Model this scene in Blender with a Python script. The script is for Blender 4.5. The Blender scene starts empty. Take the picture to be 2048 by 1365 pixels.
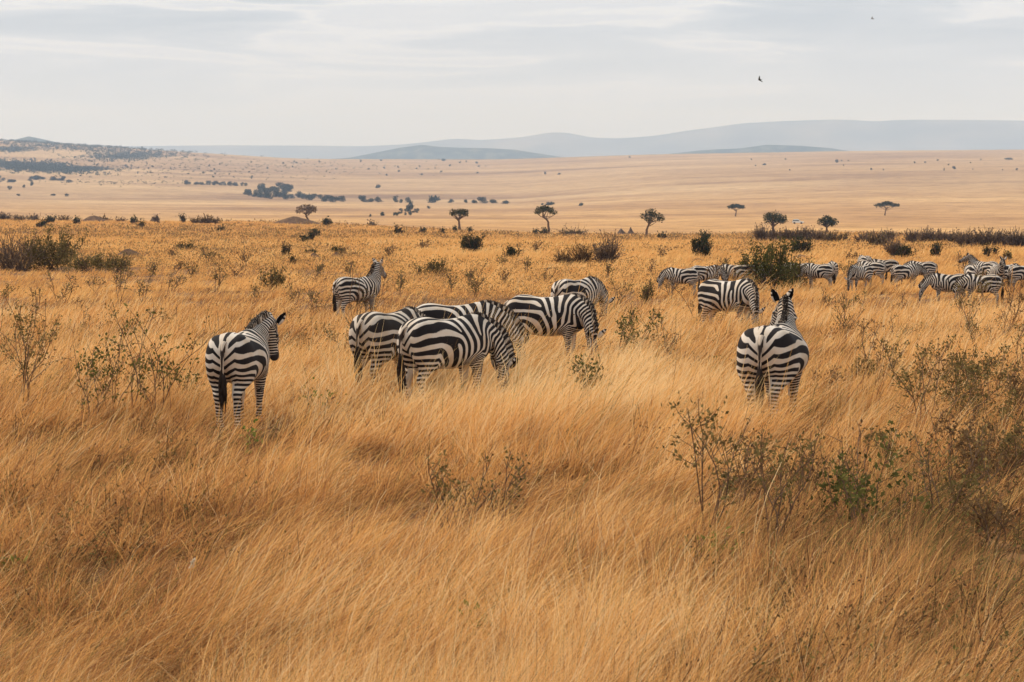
import bpy, math, random
import numpy as np
from mathutils import Vector, Matrix, Euler
R = math.radians
rng = np.random.default_rng(7)
random.seed(7)
scene = bpy.context.scene
C = scene.collection

# ---------------------------------------------------------------- camera
F_PX, CX, CY = 3982.0, 1024.0, 682.5      # focal length and centre in photo pixels (2048 wide)
CAM_H = 2.65
PITCH = math.atan((CY - 430.0) / F_PX)
cam_d = bpy.data.cameras.new('camera')
cam_d.lens = 70.0
cam_d.sensor_width = 36.0
cam_d.clip_start = 0.1
cam_d.clip_end = 60000.0
cam_d.dof.use_dof = True
cam_d.dof.focus_distance = 30.0
cam_d.dof.aperture_fstop = 8.0
cam = bpy.data.objects.new('camera', cam_d)
cam.location = (0, 0, CAM_H)
cam.rotation_euler = (R(90) - PITCH, 0, 0)
C.objects.link(cam)
scene.camera = cam

# ---------------------------------------------------------------- sky and sun
SUN_EL, SUN_AZ = 46.0, -58.0              # azimuth from the view direction, minus = left
world = bpy.data.worlds.new('World')
scene.world = world
world.use_nodes = True
nt = world.node_tree
nt.nodes.clear()
def N(tree, kind, **kw):
    n = tree.nodes.new(kind)
    for k, v in kw.items():
        if k == 'inp':
            for kk, vv in v.items():
                n.inputs[kk].default_value = vv
        else:
            setattr(n, k, v)
    return n
def ramp(tree, stops, interp='LINEAR'):
    n = tree.nodes.new('ShaderNodeValToRGB')
    cr = n.color_ramp
    cr.interpolation = interp
    while len(cr.elements) < len(stops):
        cr.elements.new(0.5)
    for e, (p, c) in zip(cr.elements, stops):
        e.position = p
        e.color = c if len(c) == 4 else (*c, 1)
    return n
def build_sky():
    L = nt.links.new
    out = N(nt, 'ShaderNodeOutputWorld')
    bg = N(nt, 'ShaderNodeBackground')
    bg.inputs['Strength'].default_value = 0.1
    sky = N(nt, 'ShaderNodeTexSky', sky_type='NISHITA', sun_disc=False)
    sky.sun_elevation = R(SUN_EL)
    sky.sun_rotation = R(SUN_AZ)
    sky.dust_density = 4.0
    tc = N(nt, 'ShaderNodeTexCoord')
    sep = N(nt, 'ShaderNodeSeparateXYZ')
    L(tc.outputs['Generated'], sep.inputs[0])
    # overcast layer: brightness climbs from the horizon to the zenith
    mr = N(nt, 'ShaderNodeMapRange', inp={'From Min': 0.0, 'From Max': 1.0, 'To Min': 0.0, 'To Max': 1.0})
    L(sep.outputs['Z'], mr.inputs['Value'])
    cr = ramp(nt, [(0.0, (.40, .408, .515)), (.045, (.405, .412, .52)), (.075, (.40, .415, .51)), (.115, (.385, .412, .495)),
                   (.22, (.62, .645, .66)), (.45, (.43, .465, .50)), (1.0, (.40, .44, .48))])
    L(mr.outputs[0], cr.inputs[0])
    # flat cloud bands
    mp = N(nt, 'ShaderNodeMapping')
    mp.inputs['Scale'].default_value = (7.0, 7.0, 62.0)
    mp.inputs['Location'].default_value = (1.3, 0.4, 2.6)
    L(tc.outputs['Generated'], mp.inputs['Vector'])
    n1 = N(nt, 'ShaderNodeTexNoise', inp={'Scale': 1.0, 'Detail': 6.0, 'Roughness': 0.52, 'Distortion': 0.5})
    L(mp.outputs[0], n1.inputs['Vector'])
    cr2 = ramp(nt, [(.36, (.68, .73, .775)), (.49, (.88, .91, .935)), (.555, (1.24, 1.21, 1.17)), (.61, (1.03, 1.03, 1.03)), (.72, (1.12, 1.10, 1.08))])
    L(n1.outputs['Fac'], cr2.inputs[0])
    # cloud relief fades into the haze at the horizon
    mrf = N(nt, 'ShaderNodeMapRange', inp={'From Min': 0.045, 'From Max': 0.105, 'To Min': 0.12, 'To Max': 1.0})
    L(sep.outputs['Z'], mrf.inputs['Value'])
    mul = N(nt, 'ShaderNodeMix', data_type='RGBA', blend_type='MULTIPLY')
    L(mrf.outputs[0], mul.inputs['Factor'])
    L(cr.outputs[0], mul.inputs['A'])
    L(cr2.outputs[0], mul.inputs['B'])
    sc = N(nt, 'ShaderNodeMix', data_type='RGBA', blend_type='MULTIPLY', inp={'Factor': 1.0})
    sc.inputs['B'].default_value = (SKY_GAIN, SKY_GAIN, SKY_GAIN, 1)
    L(mul.outputs['Result'], sc.inputs['A'])
    mix = N(nt, 'ShaderNodeMix', data_type='RGBA', inp={'Factor': 0.93})
    L(sky.outputs[0], mix.inputs['A'])
    L(sc.outputs['Result'], mix.inputs['B'])
    L(mix.outputs['Result'], bg.inputs['Color'])
    L(bg.outputs[0], out.inputs[0])
SKY_GAIN = 19.5
build_sky()
sun_d = bpy.data.lights.new('sun', 'SUN')
sun_d.energy = 3.4
sun_d.angle = R(9)
sun_d.color = (1.0, 0.90, 0.76)
sun = bpy.data.objects.new('sun', sun_d)
sd = Vector((math.sin(R(SUN_AZ)) * math.cos(R(SUN_EL)), math.cos(R(SUN_AZ)) * math.cos(R(SUN_EL)), math.sin(R(SUN_EL))))
sun.rotation_euler = sd.to_track_quat('Z', 'Y').to_euler()
sun.location = (0, 0, 60)
C.objects.link(sun)
scene.view_settings.view_transform = 'Standard'
scene.view_settings.look = 'None'
scene.view_settings.exposure = 0.14
scene.view_settings.gamma = 1.0
scene.cycles.max_bounces = 6
scene.cycles.diffuse_bounces = 3
scene.cycles.transmission_bounces = 4
scene.cycles.volume_bounces = 0

# ---------------------------------------------------------------- small tools
def tag(o, label=None, cat=None, group=None, kind=None):
    if label: o['label'] = label
    if cat: o['category'] = cat
    if group: o['group'] = group
    if kind: o['kind'] = kind
    return o
def mesh_np(name, verts, faces, mat, parent=None, attrs=None, smooth=True, link=True):
    """verts (n,3), faces (m,k) with one k; or a list of such face arrays"""
    if isinstance(faces, np.ndarray):
        faces = [faces]
    faces = [f for f in faces if len(f)]
    me = bpy.data.meshes.new(name)
    me.vertices.add(len(verts))
    me.vertices.foreach_set('co', np.ascontiguousarray(verts, dtype=np.float32).ravel())
    nl = sum(f.size for f in faces)
    npoly = sum(len(f) for f in faces)
    me.loops.add(nl)
    me.loops.foreach_set('vertex_index', np.concatenate([f.ravel() for f in faces]).astype(np.int32))
    me.polygons.add(npoly)
    tot = np.concatenate([np.full(len(f), f.shape[1], dtype=np.int32) for f in faces])
    st = np.concatenate([[0], np.cumsum(tot)[:-1]]).astype(np.int32)
    me.polygons.foreach_set('loop_start', st)
    if smooth:
        me.polygons.foreach_set('use_smooth', np.ones(npoly, dtype=bool))
    me.update(calc_edges=True)
    for k, a in (attrs or {}).items():
        at = me.attributes.new(k, 'FLOAT', 'POINT')
        at.data.foreach_set('value', np.ascontiguousarray(a, dtype=np.float32))
    if mat: me.materials.append(mat)
    o = bpy.data.objects.new(name, me)
    if link: C.objects.link(o)
    if parent: o.parent = parent
    return o
def empty(name, loc, rz=0.0):
    o = bpy.data.objects.new(name, None)
    o.empty_display_size = 0.1
    o.location = loc
    o.rotation_euler = (0, 0, rz)
    C.objects.link(o)
    return o
def hash2(ix, iy, seed):
    h = (ix.astype(np.int64) * 374761393 + iy.astype(np.int64) * 668265263 + seed * 1274126177) & 0x7fffffff
    h = ((h ^ (h >> 13)) * 1274126177) & 0x7fffffff
    return ((h ^ (h >> 16)) & 0xffff) / 65535.0
def vnoise(x, y, seed=0):
    x = np.asarray(x, float); y = np.asarray(y, float)
    ix = np.floor(x); iy = np.floor(y)
    fx = x - ix; fy = y - iy
    fx = fx * fx * (3 - 2 * fx); fy = fy * fy * (3 - 2 * fy)
    a = hash2(ix, iy, seed); b = hash2(ix + 1, iy, seed); c = hash2(ix, iy + 1, seed); d = hash2(ix + 1, iy + 1, seed)
    return (a * (1 - fx) + b * fx) * (1 - fy) + (c * (1 - fx) + d * fx) * fy
def fbm(x, y, seed=0, oct=3):
    s = 0; a = 1; t = 0
    for i in range(oct):
        s = s + a * vnoise(x * 2 ** i, y * 2 ** i, seed + i * 17); t += a; a *= 0.5
    return s / t
def sstep(a, b, x):
    t = np.clip((x - a) / (b - a), 0, 1)
    return t * t * (3 - 2 * t)
def pmat(name, rough=0.8, spec=0.3):
    m = bpy.data.materials.new(name)
    m.use_nodes = True
    b = m.node_tree.nodes['Principled BSDF']
    b.inputs['Roughness'].default_value = rough
    b.inputs['Specular IOR Level'].default_value = spec
    return m, m.node_tree, b
def noise_mat(name, stops, scale=5.0, detail=4.0, rough=0.85, spec=0.15, bump=0.0, coord='Object', stretch=(1, 1, 1)):
    m, t, b = pmat(name, rough, spec)
    tc = N(t, 'ShaderNodeTexCoord'); mp = N(t, 'ShaderNodeMapping')
    mp.inputs['Scale'].default_value = stretch
    t.links.new(tc.outputs[coord], mp.inputs[0])
    n = N(t, 'ShaderNodeTexNoise', inp={'Scale': scale, 'Detail': detail})
    t.links.new(mp.outputs[0], n.inputs['Vector'])
    r = ramp(t, stops)
    t.links.new(n.outputs['Fac'], r.inputs[0])
    t.links.new(r.outputs[0], b.inputs['Base Color'])
    if bump:
        bp = N(t, 'ShaderNodeBump', inp={'Strength': bump, 'Distance': 0.02})
        t.links.new(n.outputs['Fac'], bp.inputs['Height'])
        t.links.new(bp.outputs[0], b.inputs['Normal'])
    return m
# ================================================================ land
# table of where the ground shows in the photo (rows) for each distance, along eight bearings
_R = np.array([120, 200, 300, 430, 560, 750, 1000, 1400, 2000, 2700, 3500, 4500, 5500, 7000.])
_TX = np.array([-300, 0, 300, 600, 1000, 1300, 1700, 2048, 2400.])
_TY = np.array([
    [526, 480, 459, 437, 452, 446, 434, 416, 392, 360, 335, 303, 276, 281],
    [526, 480, 460, 440, 452, 447, 435, 418, 394, 361, 337, 306, 280, 285],
    [527, 482, 462, 444, 453, 448, 437, 420, 396, 364, 340, 318, 299, 303],
    [528, 484, 465, 446, 452, 447, 436, 420, 400, 373, 350, 331, 318, 320],
    [528, 487, 474, 466, 466, 455, 440, 422, 402, 373, 350, 332, 319, 321],
    [528, 488, 478, 473, 473, 461, 438, 411, 381, 350, 335, 319, 309, 311],
    [528, 486, 474, 467, 470, 458, 434, 404, 367, 338, 324, 311, 302, 305],
    [528, 488, 482, 478, 477, 463, 438, 404, 364, 334, 321, 308, 299, 302],
    [528, 488, 483, 479, 478, 464, 438, 404, 363, 333, 320, 307, 298, 301.]])
_lr = np.linspace(math.log(2), math.log(7100), 900)
_pxg = np.linspace(-300, 2400, 271)
def _make_table():
    rr = np.exp(_lr)
    near = np.interp(rr, [0, 42, 56, 70, 92, 120], [0, 0, -.36, -.50, -.62, -.50])
    Zc = []
    for px, row in zip(_TX, _TY):
        a = math.atan((px - CX) / F_PX)
        Yd = _R * math.cos(a)
        zk = CAM_H + Yd * np.tan(np.arctan((CY - row) / F_PX) - PITCH)
        # interpolate the screen row, not the height, so that the slopes stay smooth
        rowi = np.interp(_lr, np.log(_R), row)
        z = CAM_H + rr * math.cos(a) * np.tan(np.arctan((CY - rowi) / F_PX) - PITCH)
        w = sstep(85, 170, rr)
        z = near * (1 - w) + z * w
        Zc.append(z)
    Zc = np.array(Zc)
    Zg = np.array([np.interp(_pxg, _TX, Zc[:, i]) for i in range(len(rr))]).T
    k = np.exp(-np.linspace(-2, 2, 19) ** 2); k /= k.sum()
    pad = np.pad(Zg / rr[None], ((0, 0), (9, 9)), mode='edge')
    Zg = np.stack([np.convolve(p, k, 'valid') for p in pad]) * rr[None]
    k = np.exp(-np.linspace(-2, 2, 21) ** 2); k /= k.sum()
    pad = np.pad(Zg, ((10, 10), (0, 0)), mode='edge')
    return np.stack([np.convolve(pad[:, i], k, 'valid') for i in range(Zg.shape[1])], 1)
_Z = _make_table()
def terrain(x, y):
    x = np.asarray(x, float); y = np.asarray(y, float)
    r = np.maximum(np.hypot(x, y), 2.01)
    px = np.where(y > .05 * np.abs(x), CX + F_PX * x / np.maximum(y, 1e-3), np.where(x > 0, 2400, -300))
    px = np.clip(px, -300, 2399.9)
    i = (px + 300) / 10.0; i0 = np.minimum(i.astype(int), 269); fi = i - i0
    j = np.clip((np.log(r) - _lr[0]) / (_lr[1] - _lr[0]), 0, 898.99); j0 = j.astype(int); fj = j - j0
    z = (_Z[i0, j0] * (1 - fi) + _Z[i0 + 1, j0] * fi) * (1 - fj) + (_Z[i0, j0 + 1] * (1 - fi) + _Z[i0 + 1, j0 + 1] * fi) * fj
    amp = .10 * sstep(8, 25, r) * (1 + r / 300)
    return z + amp * (fbm(x / 6 + 50, y / 6 + 50, 3, 3) - .5)
def project(x, y, z):
    cp, sp = math.cos(PITCH), math.sin(PITCH)
    dz = z - CAM_H
    zc = y * cp - dz * sp; yc = y * sp + dz * cp
    return CX + F_PX * x / zc, CY - F_PX * yc / zc
def on_ray(px, r):
    """ground point under photo column px at distance r"""
    a = math.atan((px - CX) / F_PX)
    x, y = r * math.sin(a), r * math.cos(a)
    return x, y, float(terrain(x, y))
def at(px, py, rmin=9.0, rmax=435.0):
    """ground point seen at a photo pixel, between two distances"""
    a = math.atan((px - CX) / F_PX)
    rr = np.exp(np.linspace(math.log(rmin), math.log(rmax), 700))
    x, y = rr * math.sin(a), rr * math.cos(a)
    z = terrain(x, y)
    _, v = project(x, y, z)
    i = int(np.argmax(v <= py)) if (v <= py).any() else int(np.argmin(v))
    return float(x[i]), float(y[i]), float(z[i])
def ground_mat():
    m, t, b = pmat('dry_ground', .95, .05)
    L = t.links.new
    g = N(t, 'ShaderNodeNewGeometry')
    def noise(scale, detail, stretch=(1, 1, 1), rough=.55):
        mp = N(t, 'ShaderNodeMapping'); mp.inputs['Scale'].default_value = stretch
        L(g.outputs['Position'], mp.inputs[0])
        n = N(t, 'ShaderNodeTexNoise', inp={'Scale': scale, 'Detail': detail, 'Roughness': rough})
        L(mp.outputs[0], n.inputs['Vector'])
        return n.outputs['Fac']
    far = ramp(t, [(.34, (.24, .140, .080)), (.45, (.38, .235, .130)), (.55, (.47, .305, .165)), (.66, (.56, .38, .21))])
    L(noise(.004, 9.0, (.55, 1, 1), .68), far.inputs[0])
    fine = ramp(t, [(.34, (.52, .48, .45)), (.52, (1, 1, 1)), (.7, (1.10, 1.09, 1.08))])
    L(noise(.11, 7.0, (.5, 1.0, 1), .72), fine.inputs[0])
    mf = N(t, 'ShaderNodeMix', data_type='RGBA', blend_type='MULTIPLY', inp={'Factor': 1.0})
    L(far.outputs[0], mf.inputs['A']); L(fine.outputs[0], mf.inputs['B'])
    near = ramp(t, [(.35, (.11, .055, .030)), (.55, (.24, .125, .055)), (.7, (.34, .19, .085))])
    L(noise(1.1, 6.0), near.inputs[0])
    ln = N(t, 'ShaderNodeVectorMath', operation='LENGTH'); L(g.outputs['Position'], ln.inputs[0])
    mr = N(t, 'ShaderNodeMapRange', inp={'From Min': 330.0, 'From Max': 560.0}); L(ln.outputs['Value'], mr.inputs['Value'])
    mx = N(t, 'ShaderNodeMix', data_type='RGBA'); L(mr.outputs[0], mx.inputs['Factor'])
    L(near.outputs[0], mx.inputs['A']); L(mf.outputs['Result'], mx.inputs['B'])
    gold = N(t, 'ShaderNodeMix', data_type='RGBA', blend_type='MULTIPLY'); gold.inputs['B'].default_value = (1.16, .98, .66, 1)
    m3 = N(t, 'ShaderNodeMapRange', inp={'From Min': 600.0, 'From Max': 2000.0, 'To Min': 1.0, 'To Max': 0.0}); L(ln.outputs['Value'], m3.inputs['Value'])
    L(m3.outputs[0], gold.inputs['Factor']); L(mf.outputs['Result'], gold.inputs['A']); L(gold.outputs['Result'], mx.inputs['B'])
    L(mx.outputs['Result'], b.inputs['Base Color'])
    return m
def build_ground():
    az = np.concatenate([np.linspace(-R(20), R(20), 301), np.linspace(R(20), R(340), 66)[1:-1]])
    rr = np.concatenate([np.exp(np.linspace(math.log(2), math.log(380), 150)), np.exp(np.linspace(math.log(390), math.log(7000), 240))])
    A, RR = np.meshgrid(az, rr, indexing='ij')
    x, y = RR * np.sin(A), RR * np.cos(A)
    V = np.stack([x, y, terrain(x, y)], -1).reshape(-1, 3)
    na, nr = len(az), len(rr)
    i = np.arange(na)[:, None]; j = np.arange(nr - 1)[None]
    i2 = (i + 1) % na
    Fq = np.stack([i * nr + j, i * nr + j + 1, i2 * nr + j + 1, i2 * nr + j], -1).reshape(-1, 4)[:, ::-1]
    c = len(V)
    V = np.concatenate([V, [[0, 0, 0]]])
    ia = np.arange(na)
    Ft = np.stack([np.full(na, c), ia * nr, ((ia + 1) % na) * nr], -1)[:, ::-1]
    tag(mesh_np('ground', V, [Fq, Ft], ground_mat()), kind='structure')
build_ground()
def ridge(name, prof, r0, depth, mat, bumps):
    px = np.linspace(prof[0][0], prof[-1][0], 260)
    yy = np.interp(px, [p[0] for p in prof], [p[1] for p in prof])
    k = np.exp(-np.linspace(-2, 2, 9) ** 2); k /= k.sum()
    yy = np.convolve(np.pad(yy, 4, mode='edge'), k, 'valid')
    a = np.arctan((px - CX) / F_PX)
    top = CAM_H + r0 * np.cos(a) * np.tan(np.arctan((CY - yy) / F_PX) - PITCH)
    ts = np.linspace(-1, 1, 33)
    base = top.min() * .25
    V = []
    for t in ts:
        r = r0 + t * depth
        x, y = r * np.sin(a), r * np.cos(a)
        sh = (1 - abs(t) ** 1.5)
        n = fbm(x / (depth * .28) + 9, y / (depth * .28) + 3, 11, 4) - .5
        z = base * (abs(t) > .99) * 0 + (top * sh - (abs(t) ** 2) * 60) + bumps * n * np.minimum(1, abs(t) * 3) * np.maximum(top, 60)
        V.append(np.stack([x, y, z], -1))
    V = np.array(V).reshape(-1, 3); m = len(px)
    i = np.arange(len(ts) - 1)[:, None] * m; j = np.arange(m - 1)[None]
    Fq = np.stack([i + j, i + j + 1, i + m + j + 1, i + m + j], -1).reshape(-1, 4)
    tag(mesh_np(name, V, Fq, mat), kind='structure')
HILL_FAR = noise_mat('far_hill_scrub', [(.35, (.075, .078, .080)), (.5, (.13, .125, .120)), (.68, (.22, .19, .17))], scale=.0016, detail=8, rough=.95, spec=.02)
HILL_DARK = noise_mat('wooded_hill', [(.38, (.030, .048, .040)), (.52, (.060, .080, .062)), (.66, (.15, .15, .12))], scale=.02, detail=6, rough=.95, spec=.02)
ridge('hills', [(-300, 288), (0, 297), (230, 293), (470, 291), (640, 292), (720, 293), (800, 290), (850, 285), (910, 277), (960, 281), (1020, 277), (1060, 273), (1090, 266),
                (1125, 264), (1155, 270), (1190, 278), (1200, 275), (1230, 278), (1310, 272), (1370, 262), (1420, 256), (1480, 247), (1560, 243), (1640, 240), (1700, 240), (1745, 244),
                (1790, 240), (1900, 240), (1990, 241), (2048, 242), (2400, 246)], 15000, 1800, HILL_FAR, .16)
ridge('hill', [(540, 326), (640, 320), (700, 316), (760, 304), (800, 296), (845, 290), (880, 294), (920, 296), (980, 297), (1030, 300), (1080, 308), (1120, 314), (1160, 319), (1210, 326)], 9300, 600, HILL_DARK, .10)
ridge('hill', [(1270, 318), (1330, 309), (1400, 301), (1480, 297), (1530, 290), (1600, 292), (1660, 297), (1720, 306)], 9000, 500, HILL_DARK, .08)
ridge('hill', [(0, 292), (30, 281), (62, 273), (100, 281), (150, 293)], 8400, 350, HILL_DARK, .08)
# the air: an even haze over the whole plain
def build_haze():
    x0, x1, y0, y1, z0, z1 = -10500, 10500, -7200, 17600, min(-130.0, float(_Z.min()) - 12), 900.0
    V = np.array([(x, y, z) for z in (z0, z1) for y in (y0, y1) for x in (x0, x1)], float)
    Fq = np.array([[0, 2, 3, 1], [4, 5, 7, 6], [0, 1, 5, 4], [2, 6, 7, 3], [0, 4, 6, 2], [1, 3, 7, 5]])
    m = bpy.data.materials.new('haze_air'); m.use_nodes = True
    t = m.node_tree; t.nodes.clear()
    o = N(t, 'ShaderNodeOutputMaterial'); v = N(t, 'ShaderNodeVolumePrincipled')
    v.inputs['Color'].default_value = (.58, .715, 1.0, 1)          # blue light scatters most
    v.inputs['Absorption Color'].default_value = (1, 1, 1, 1)
    v.inputs['Density'].default_value = HAZE
    v.inputs['Anisotropy'].default_value = 0.0
    t.links.new(v.outputs[0], o.inputs['Volume'])
    tag(mesh_np('haze', V, Fq, m, smooth=False), kind='stuff')
HAZE = 1.35e-4
build_haze()
# ================================================================ grass
def grass_mat():
    m = bpy.data.materials.new('dry_grass'); m.use_nodes = True
    t = m.node_tree; t.nodes.clear(); L = t.links.new
    at_ = N(t, 'ShaderNodeAttribute', attribute_name='tone')
    r = ramp(t, [(.0, (.20, .17, .055)), (.07, (.15, .072, .042)), (.28, (.40, .185, .078)), (.55, (.75, .385, .125)), (.80, (.87, .52, .19)), (1.0, (.92, .67, .36))])
    L(at_.outputs['Fac'], r.inputs[0])
    d = N(t, 'ShaderNodeBsdfDiffuse'); tr = N(t, 'ShaderNodeBsdfTranslucent')
    L(r.outputs[0], d.inputs['Color']); L(r.outputs[0], tr.inputs['Color'])
    mx = N(t, 'ShaderNodeMixShader', inp={0: .34})
    L(d.outputs[0], mx.inputs[1]); L(tr.outputs[0], mx.inputs[2])
    o = N(t, 'ShaderNodeOutputMaterial'); L(mx.outputs[0], o.inputs[0])
    return m
GRASS_M = grass_mat()
SHORT_SPOTS = []          # (x, y, radius, factor): cropped or trampled patches
def build_grass(n_cl, per, rmin, rmax, name, seg, seed, lmul=1.0, stalk=False):
    r_ = np.random.default_rng(seed)
    r = (math.sqrt(rmin) + r_.uniform(0, 1, n_cl) * (math.sqrt(rmax) - math.sqrt(rmin))) ** 2
    half = R(15.2) + np.arctan(2.6 / r)
    a = r_.uniform(-1, 1, n_cl) * half
    cx, cy = r * np.sin(a), r * np.cos(a)
    patch = fbm(cx / 5.5, cy / 5.5, 21, 4)                    # metres-wide drifts
    big = fbm(cx / 30 + 7, cy / 30, 31, 3)
    lush = np.clip((patch - .5) * 2.3 + (big - .5) * 1.6, -1, 1)
    keep = r_.uniform(0, 1, n_cl) < np.clip(.80 + .5 * lush, .30, 1)
    gap = .5 * fbm(cx / (.15 + .002 * r) + 11, cy / (.18 + .004 * r) + 5, 71, 2) + .5 * fbm((cx - .5 * cy) / 1.0, cy / 1.5, 81, 2)
    keep &= r_.uniform(0, 1, n_cl) < sstep(.32, .58, gap) * .88 + .12
    if stalk: keep &= lush > -.25
    r, cx, cy, lush = r[keep], cx[keep], cy[keep], lush[keep]
    nc = len(r)
    wind = R(8) + 1.5 * (fbm(cx / 3.2, cy / 3.2, 41, 2) - .5) * 2 + r_.normal(size=nc) * .25
    flat = np.clip((fbm(cx / 2.3 + 3, cy / 2.3, 51, 3) - .5) * 2.4, -1, 1)
    clen = (.45 + .15 * lush - .07 * sstep(24, 12, r)) * r_.uniform(.75, 1.25, nc) * lmul
    clen *= .62 + .80 * sstep(.34, .66, gap[keep]) * (1 - .4 * sstep(50, 120, r))
    for sx, sy, sr, sf in SHORT_SPOTS:
        w = np.exp(-(((cx - sx) ** 2 + (cy - sy) ** 2) / sr ** 2))
        clen *= 1 + (sf - 1) * w
    az_ = np.arctan2(cx, cy)
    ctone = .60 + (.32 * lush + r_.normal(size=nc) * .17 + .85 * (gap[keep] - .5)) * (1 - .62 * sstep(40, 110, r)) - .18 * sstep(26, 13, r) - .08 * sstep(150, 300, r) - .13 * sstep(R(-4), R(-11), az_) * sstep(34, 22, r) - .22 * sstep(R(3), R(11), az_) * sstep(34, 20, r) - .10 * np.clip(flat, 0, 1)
    ctone = np.where((r_.uniform(0, 1, nc) < .035 + .05 * sstep(.55, .65, vnoise(cx / 2.1, cy / 2.6, 97))) & (r < 45), .02, ctone)  # a few clumps still green
    def rp(q): return np.repeat(q, per)
    n = nc * per
    rr = rp(r)
    sp = rp(np.where(r < 50, .030 + .0018 * r, .0046 * r))
    th = r_.uniform(0, 6.283, n); q = np.sqrt(r_.uniform(0, 1, n)) * sp
    x, y = rp(cx) + np.cos(th) * q, rp(cy) + np.sin(th) * q
    z = terrain(x, y)
    Ln = rp(clen) * r_.uniform(.6, 1.25, n)
    shade_cl = rp((r_.uniform(0, 1, nc) < .15 + .08 * sstep(30, 18, r)) & (r < 90))                # short tufts coloured dark to paint shadowed pockets in the grass
    thatch_shade = shade_cl & (not stalk) | (r_.uniform(0, 1, n) < .38) & (rr < 75) & (not stalk)      # painted pocket shade, and short dead thatch under the standing stems
    Ln[thatch_shade] *= .50; Ln[shade_cl] *= .75
    wd = rp(wind) + r_.normal(size=n) * .60
    fl = rp(flat)
    th0 = np.clip(R(34) + R(18) * fl + r_.normal(size=n) * R(15), R(-12), R(82))
    th1 = np.clip(th0 + R(50) + R(18) * fl + r_.normal(size=n) * R(24), R(5), R(130))
    if stalk:
        th0 *= .7; th1 = th0 + R(30) + np.abs(r_.normal(size=n)) * R(22)
    dx, dy = np.cos(wd), np.sin(wd) * .8
    wdt = np.maximum(.0014, (.00017 + .00003 * sstep(40, 120, rr)) * rr) * r_.uniform(.7, 1.5, n) * (.6 if stalk else 1)
    wa = r_.uniform(0, 6.283, n)
    sun_turn = r_.uniform(0, 1, n) < .85 * sstep(45, 80, rr)          # most far blades turned alike so the sun lights them evenly
    wa = np.where(sun_turn, R(-41) + r_.normal(size=n) * .30, wa)
    wx, wy = np.cos(wa) * wdt, np.sin(wa) * wdt
    lev = seg + 1
    V = np.empty((n, lev, 2, 3), np.float32)
    px_, py_, pz_ = x.copy(), y.copy(), z - .02
    for k in range(lev):
        f = k / seg
        w = (1 - .85 * f ** 1.6) if not stalk else (.7 + .9 * math.exp(-((f - .86) / .12) ** 2))
        V[:, k, 0, 0] = px_ - wx * w; V[:, k, 0, 1] = py_ - wy * w; V[:, k, 0, 2] = pz_
        V[:, k, 1, 0] = px_ + wx * w; V[:, k, 1, 1] = py_ + wy * w; V[:, k, 1, 2] = pz_
        if k < seg:
            t_ = th0 + (th1 - th0) * (k + .5) / seg
            s_ = np.sin(t_) * Ln / seg
            px_ += dx * s_; py_ += dy * s_; pz_ += np.cos(t_) * Ln / seg
            pz_ = np.maximum(pz_, z + .01)
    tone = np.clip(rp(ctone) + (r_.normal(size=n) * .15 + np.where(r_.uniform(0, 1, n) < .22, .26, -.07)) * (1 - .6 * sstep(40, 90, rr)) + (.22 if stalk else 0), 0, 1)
    tone[thatch_shade] = np.clip(.14 + .09 * r_.normal(size=thatch_shade.sum()), .05, .4)  # one dark tone for dead thatch and painted pocket shade
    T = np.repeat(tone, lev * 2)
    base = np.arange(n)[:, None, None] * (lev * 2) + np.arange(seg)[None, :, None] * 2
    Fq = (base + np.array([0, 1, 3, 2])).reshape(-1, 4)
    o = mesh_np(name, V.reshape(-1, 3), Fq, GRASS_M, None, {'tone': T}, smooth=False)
    tag(o, 'tall golden dry grass bent over by the wind across the plain', 'grass', kind='stuff')
# ================================================================ zebras
# One rest body is grown as a smooth implicit surface, its stripes are laid out on the rest body,
# and every animal is that body bent into its own pose.
def surface_nets(Fv, org, h):
    nx, ny, nz = Fv.shape
    neg = Fv < 0
    cnt = np.zeros((nx - 1, ny - 1, nz - 1), np.int32)
    for i in (0, 1):
        for j in (0, 1):
            for k in (0, 1):
                cnt += neg[i:nx - 1 + i, j:ny - 1 + j, k:nz - 1 + k]
    act = (cnt > 0) & (cnt < 8)
    idx = -np.ones(act.shape, np.int64)
    cells = np.argwhere(act)
    idx[act] = np.arange(len(cells))
    ci, cj, ck = cells.T
    acc = np.zeros((len(cells), 3)); nn = np.zeros(len(cells))
    corners = [(i, j, k) for i in (0, 1) for j in (0, 1) for k in (0, 1)]
    for a in corners:
        for ax in range(3):
            if a[ax]: continue
            b = list(a); b[ax] = 1
            va = Fv[ci + a[0], cj + a[1], ck + a[2]]; vb = Fv[ci + b[0], cj + b[1], ck + b[2]]
            m = (va < 0) != (vb < 0)
            t = np.where(m, va / np.where(m, va - vb, 1), 0)
            p = np.tile(np.array(a, float), (len(cells), 1)); p[:, ax] += t
            acc[m] += p[m]; nn[m] += 1
    V = (cells + acc / nn[:, None]) * h + org
    quads = []
    for ax in range(3):
        sl0 = [slice(None)] * 3; sl1 = [slice(None)] * 3
        sl0[ax] = slice(0, -1); sl1[ax] = slice(1, None)
        a = neg[tuple(sl0)]; b = neg[tuple(sl1)]
        e = np.argwhere(a != b)
        u, v = [q for q in range(3) if q != ax]
        e = e[(e[:, u] > 0) & (e[:, v] > 0) & (e[:, u] < Fv.shape[u] - 1) & (e[:, v] < Fv.shape[v] - 1)]
        inside = a[tuple(e.T)]
        def cell(du, dv):
            q = e.copy(); q[:, u] -= du; q[:, v] -= dv
            return idx[tuple(q.T)]
        q = np.stack([cell(1, 1), cell(0, 1), cell(0, 0), cell(1, 0)], 1)
        flip = inside if ax != 1 else ~inside
        q[~flip] = q[~flip][:, ::-1]
        quads.append(q)
    return V, np.concatenate(quads)
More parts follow.
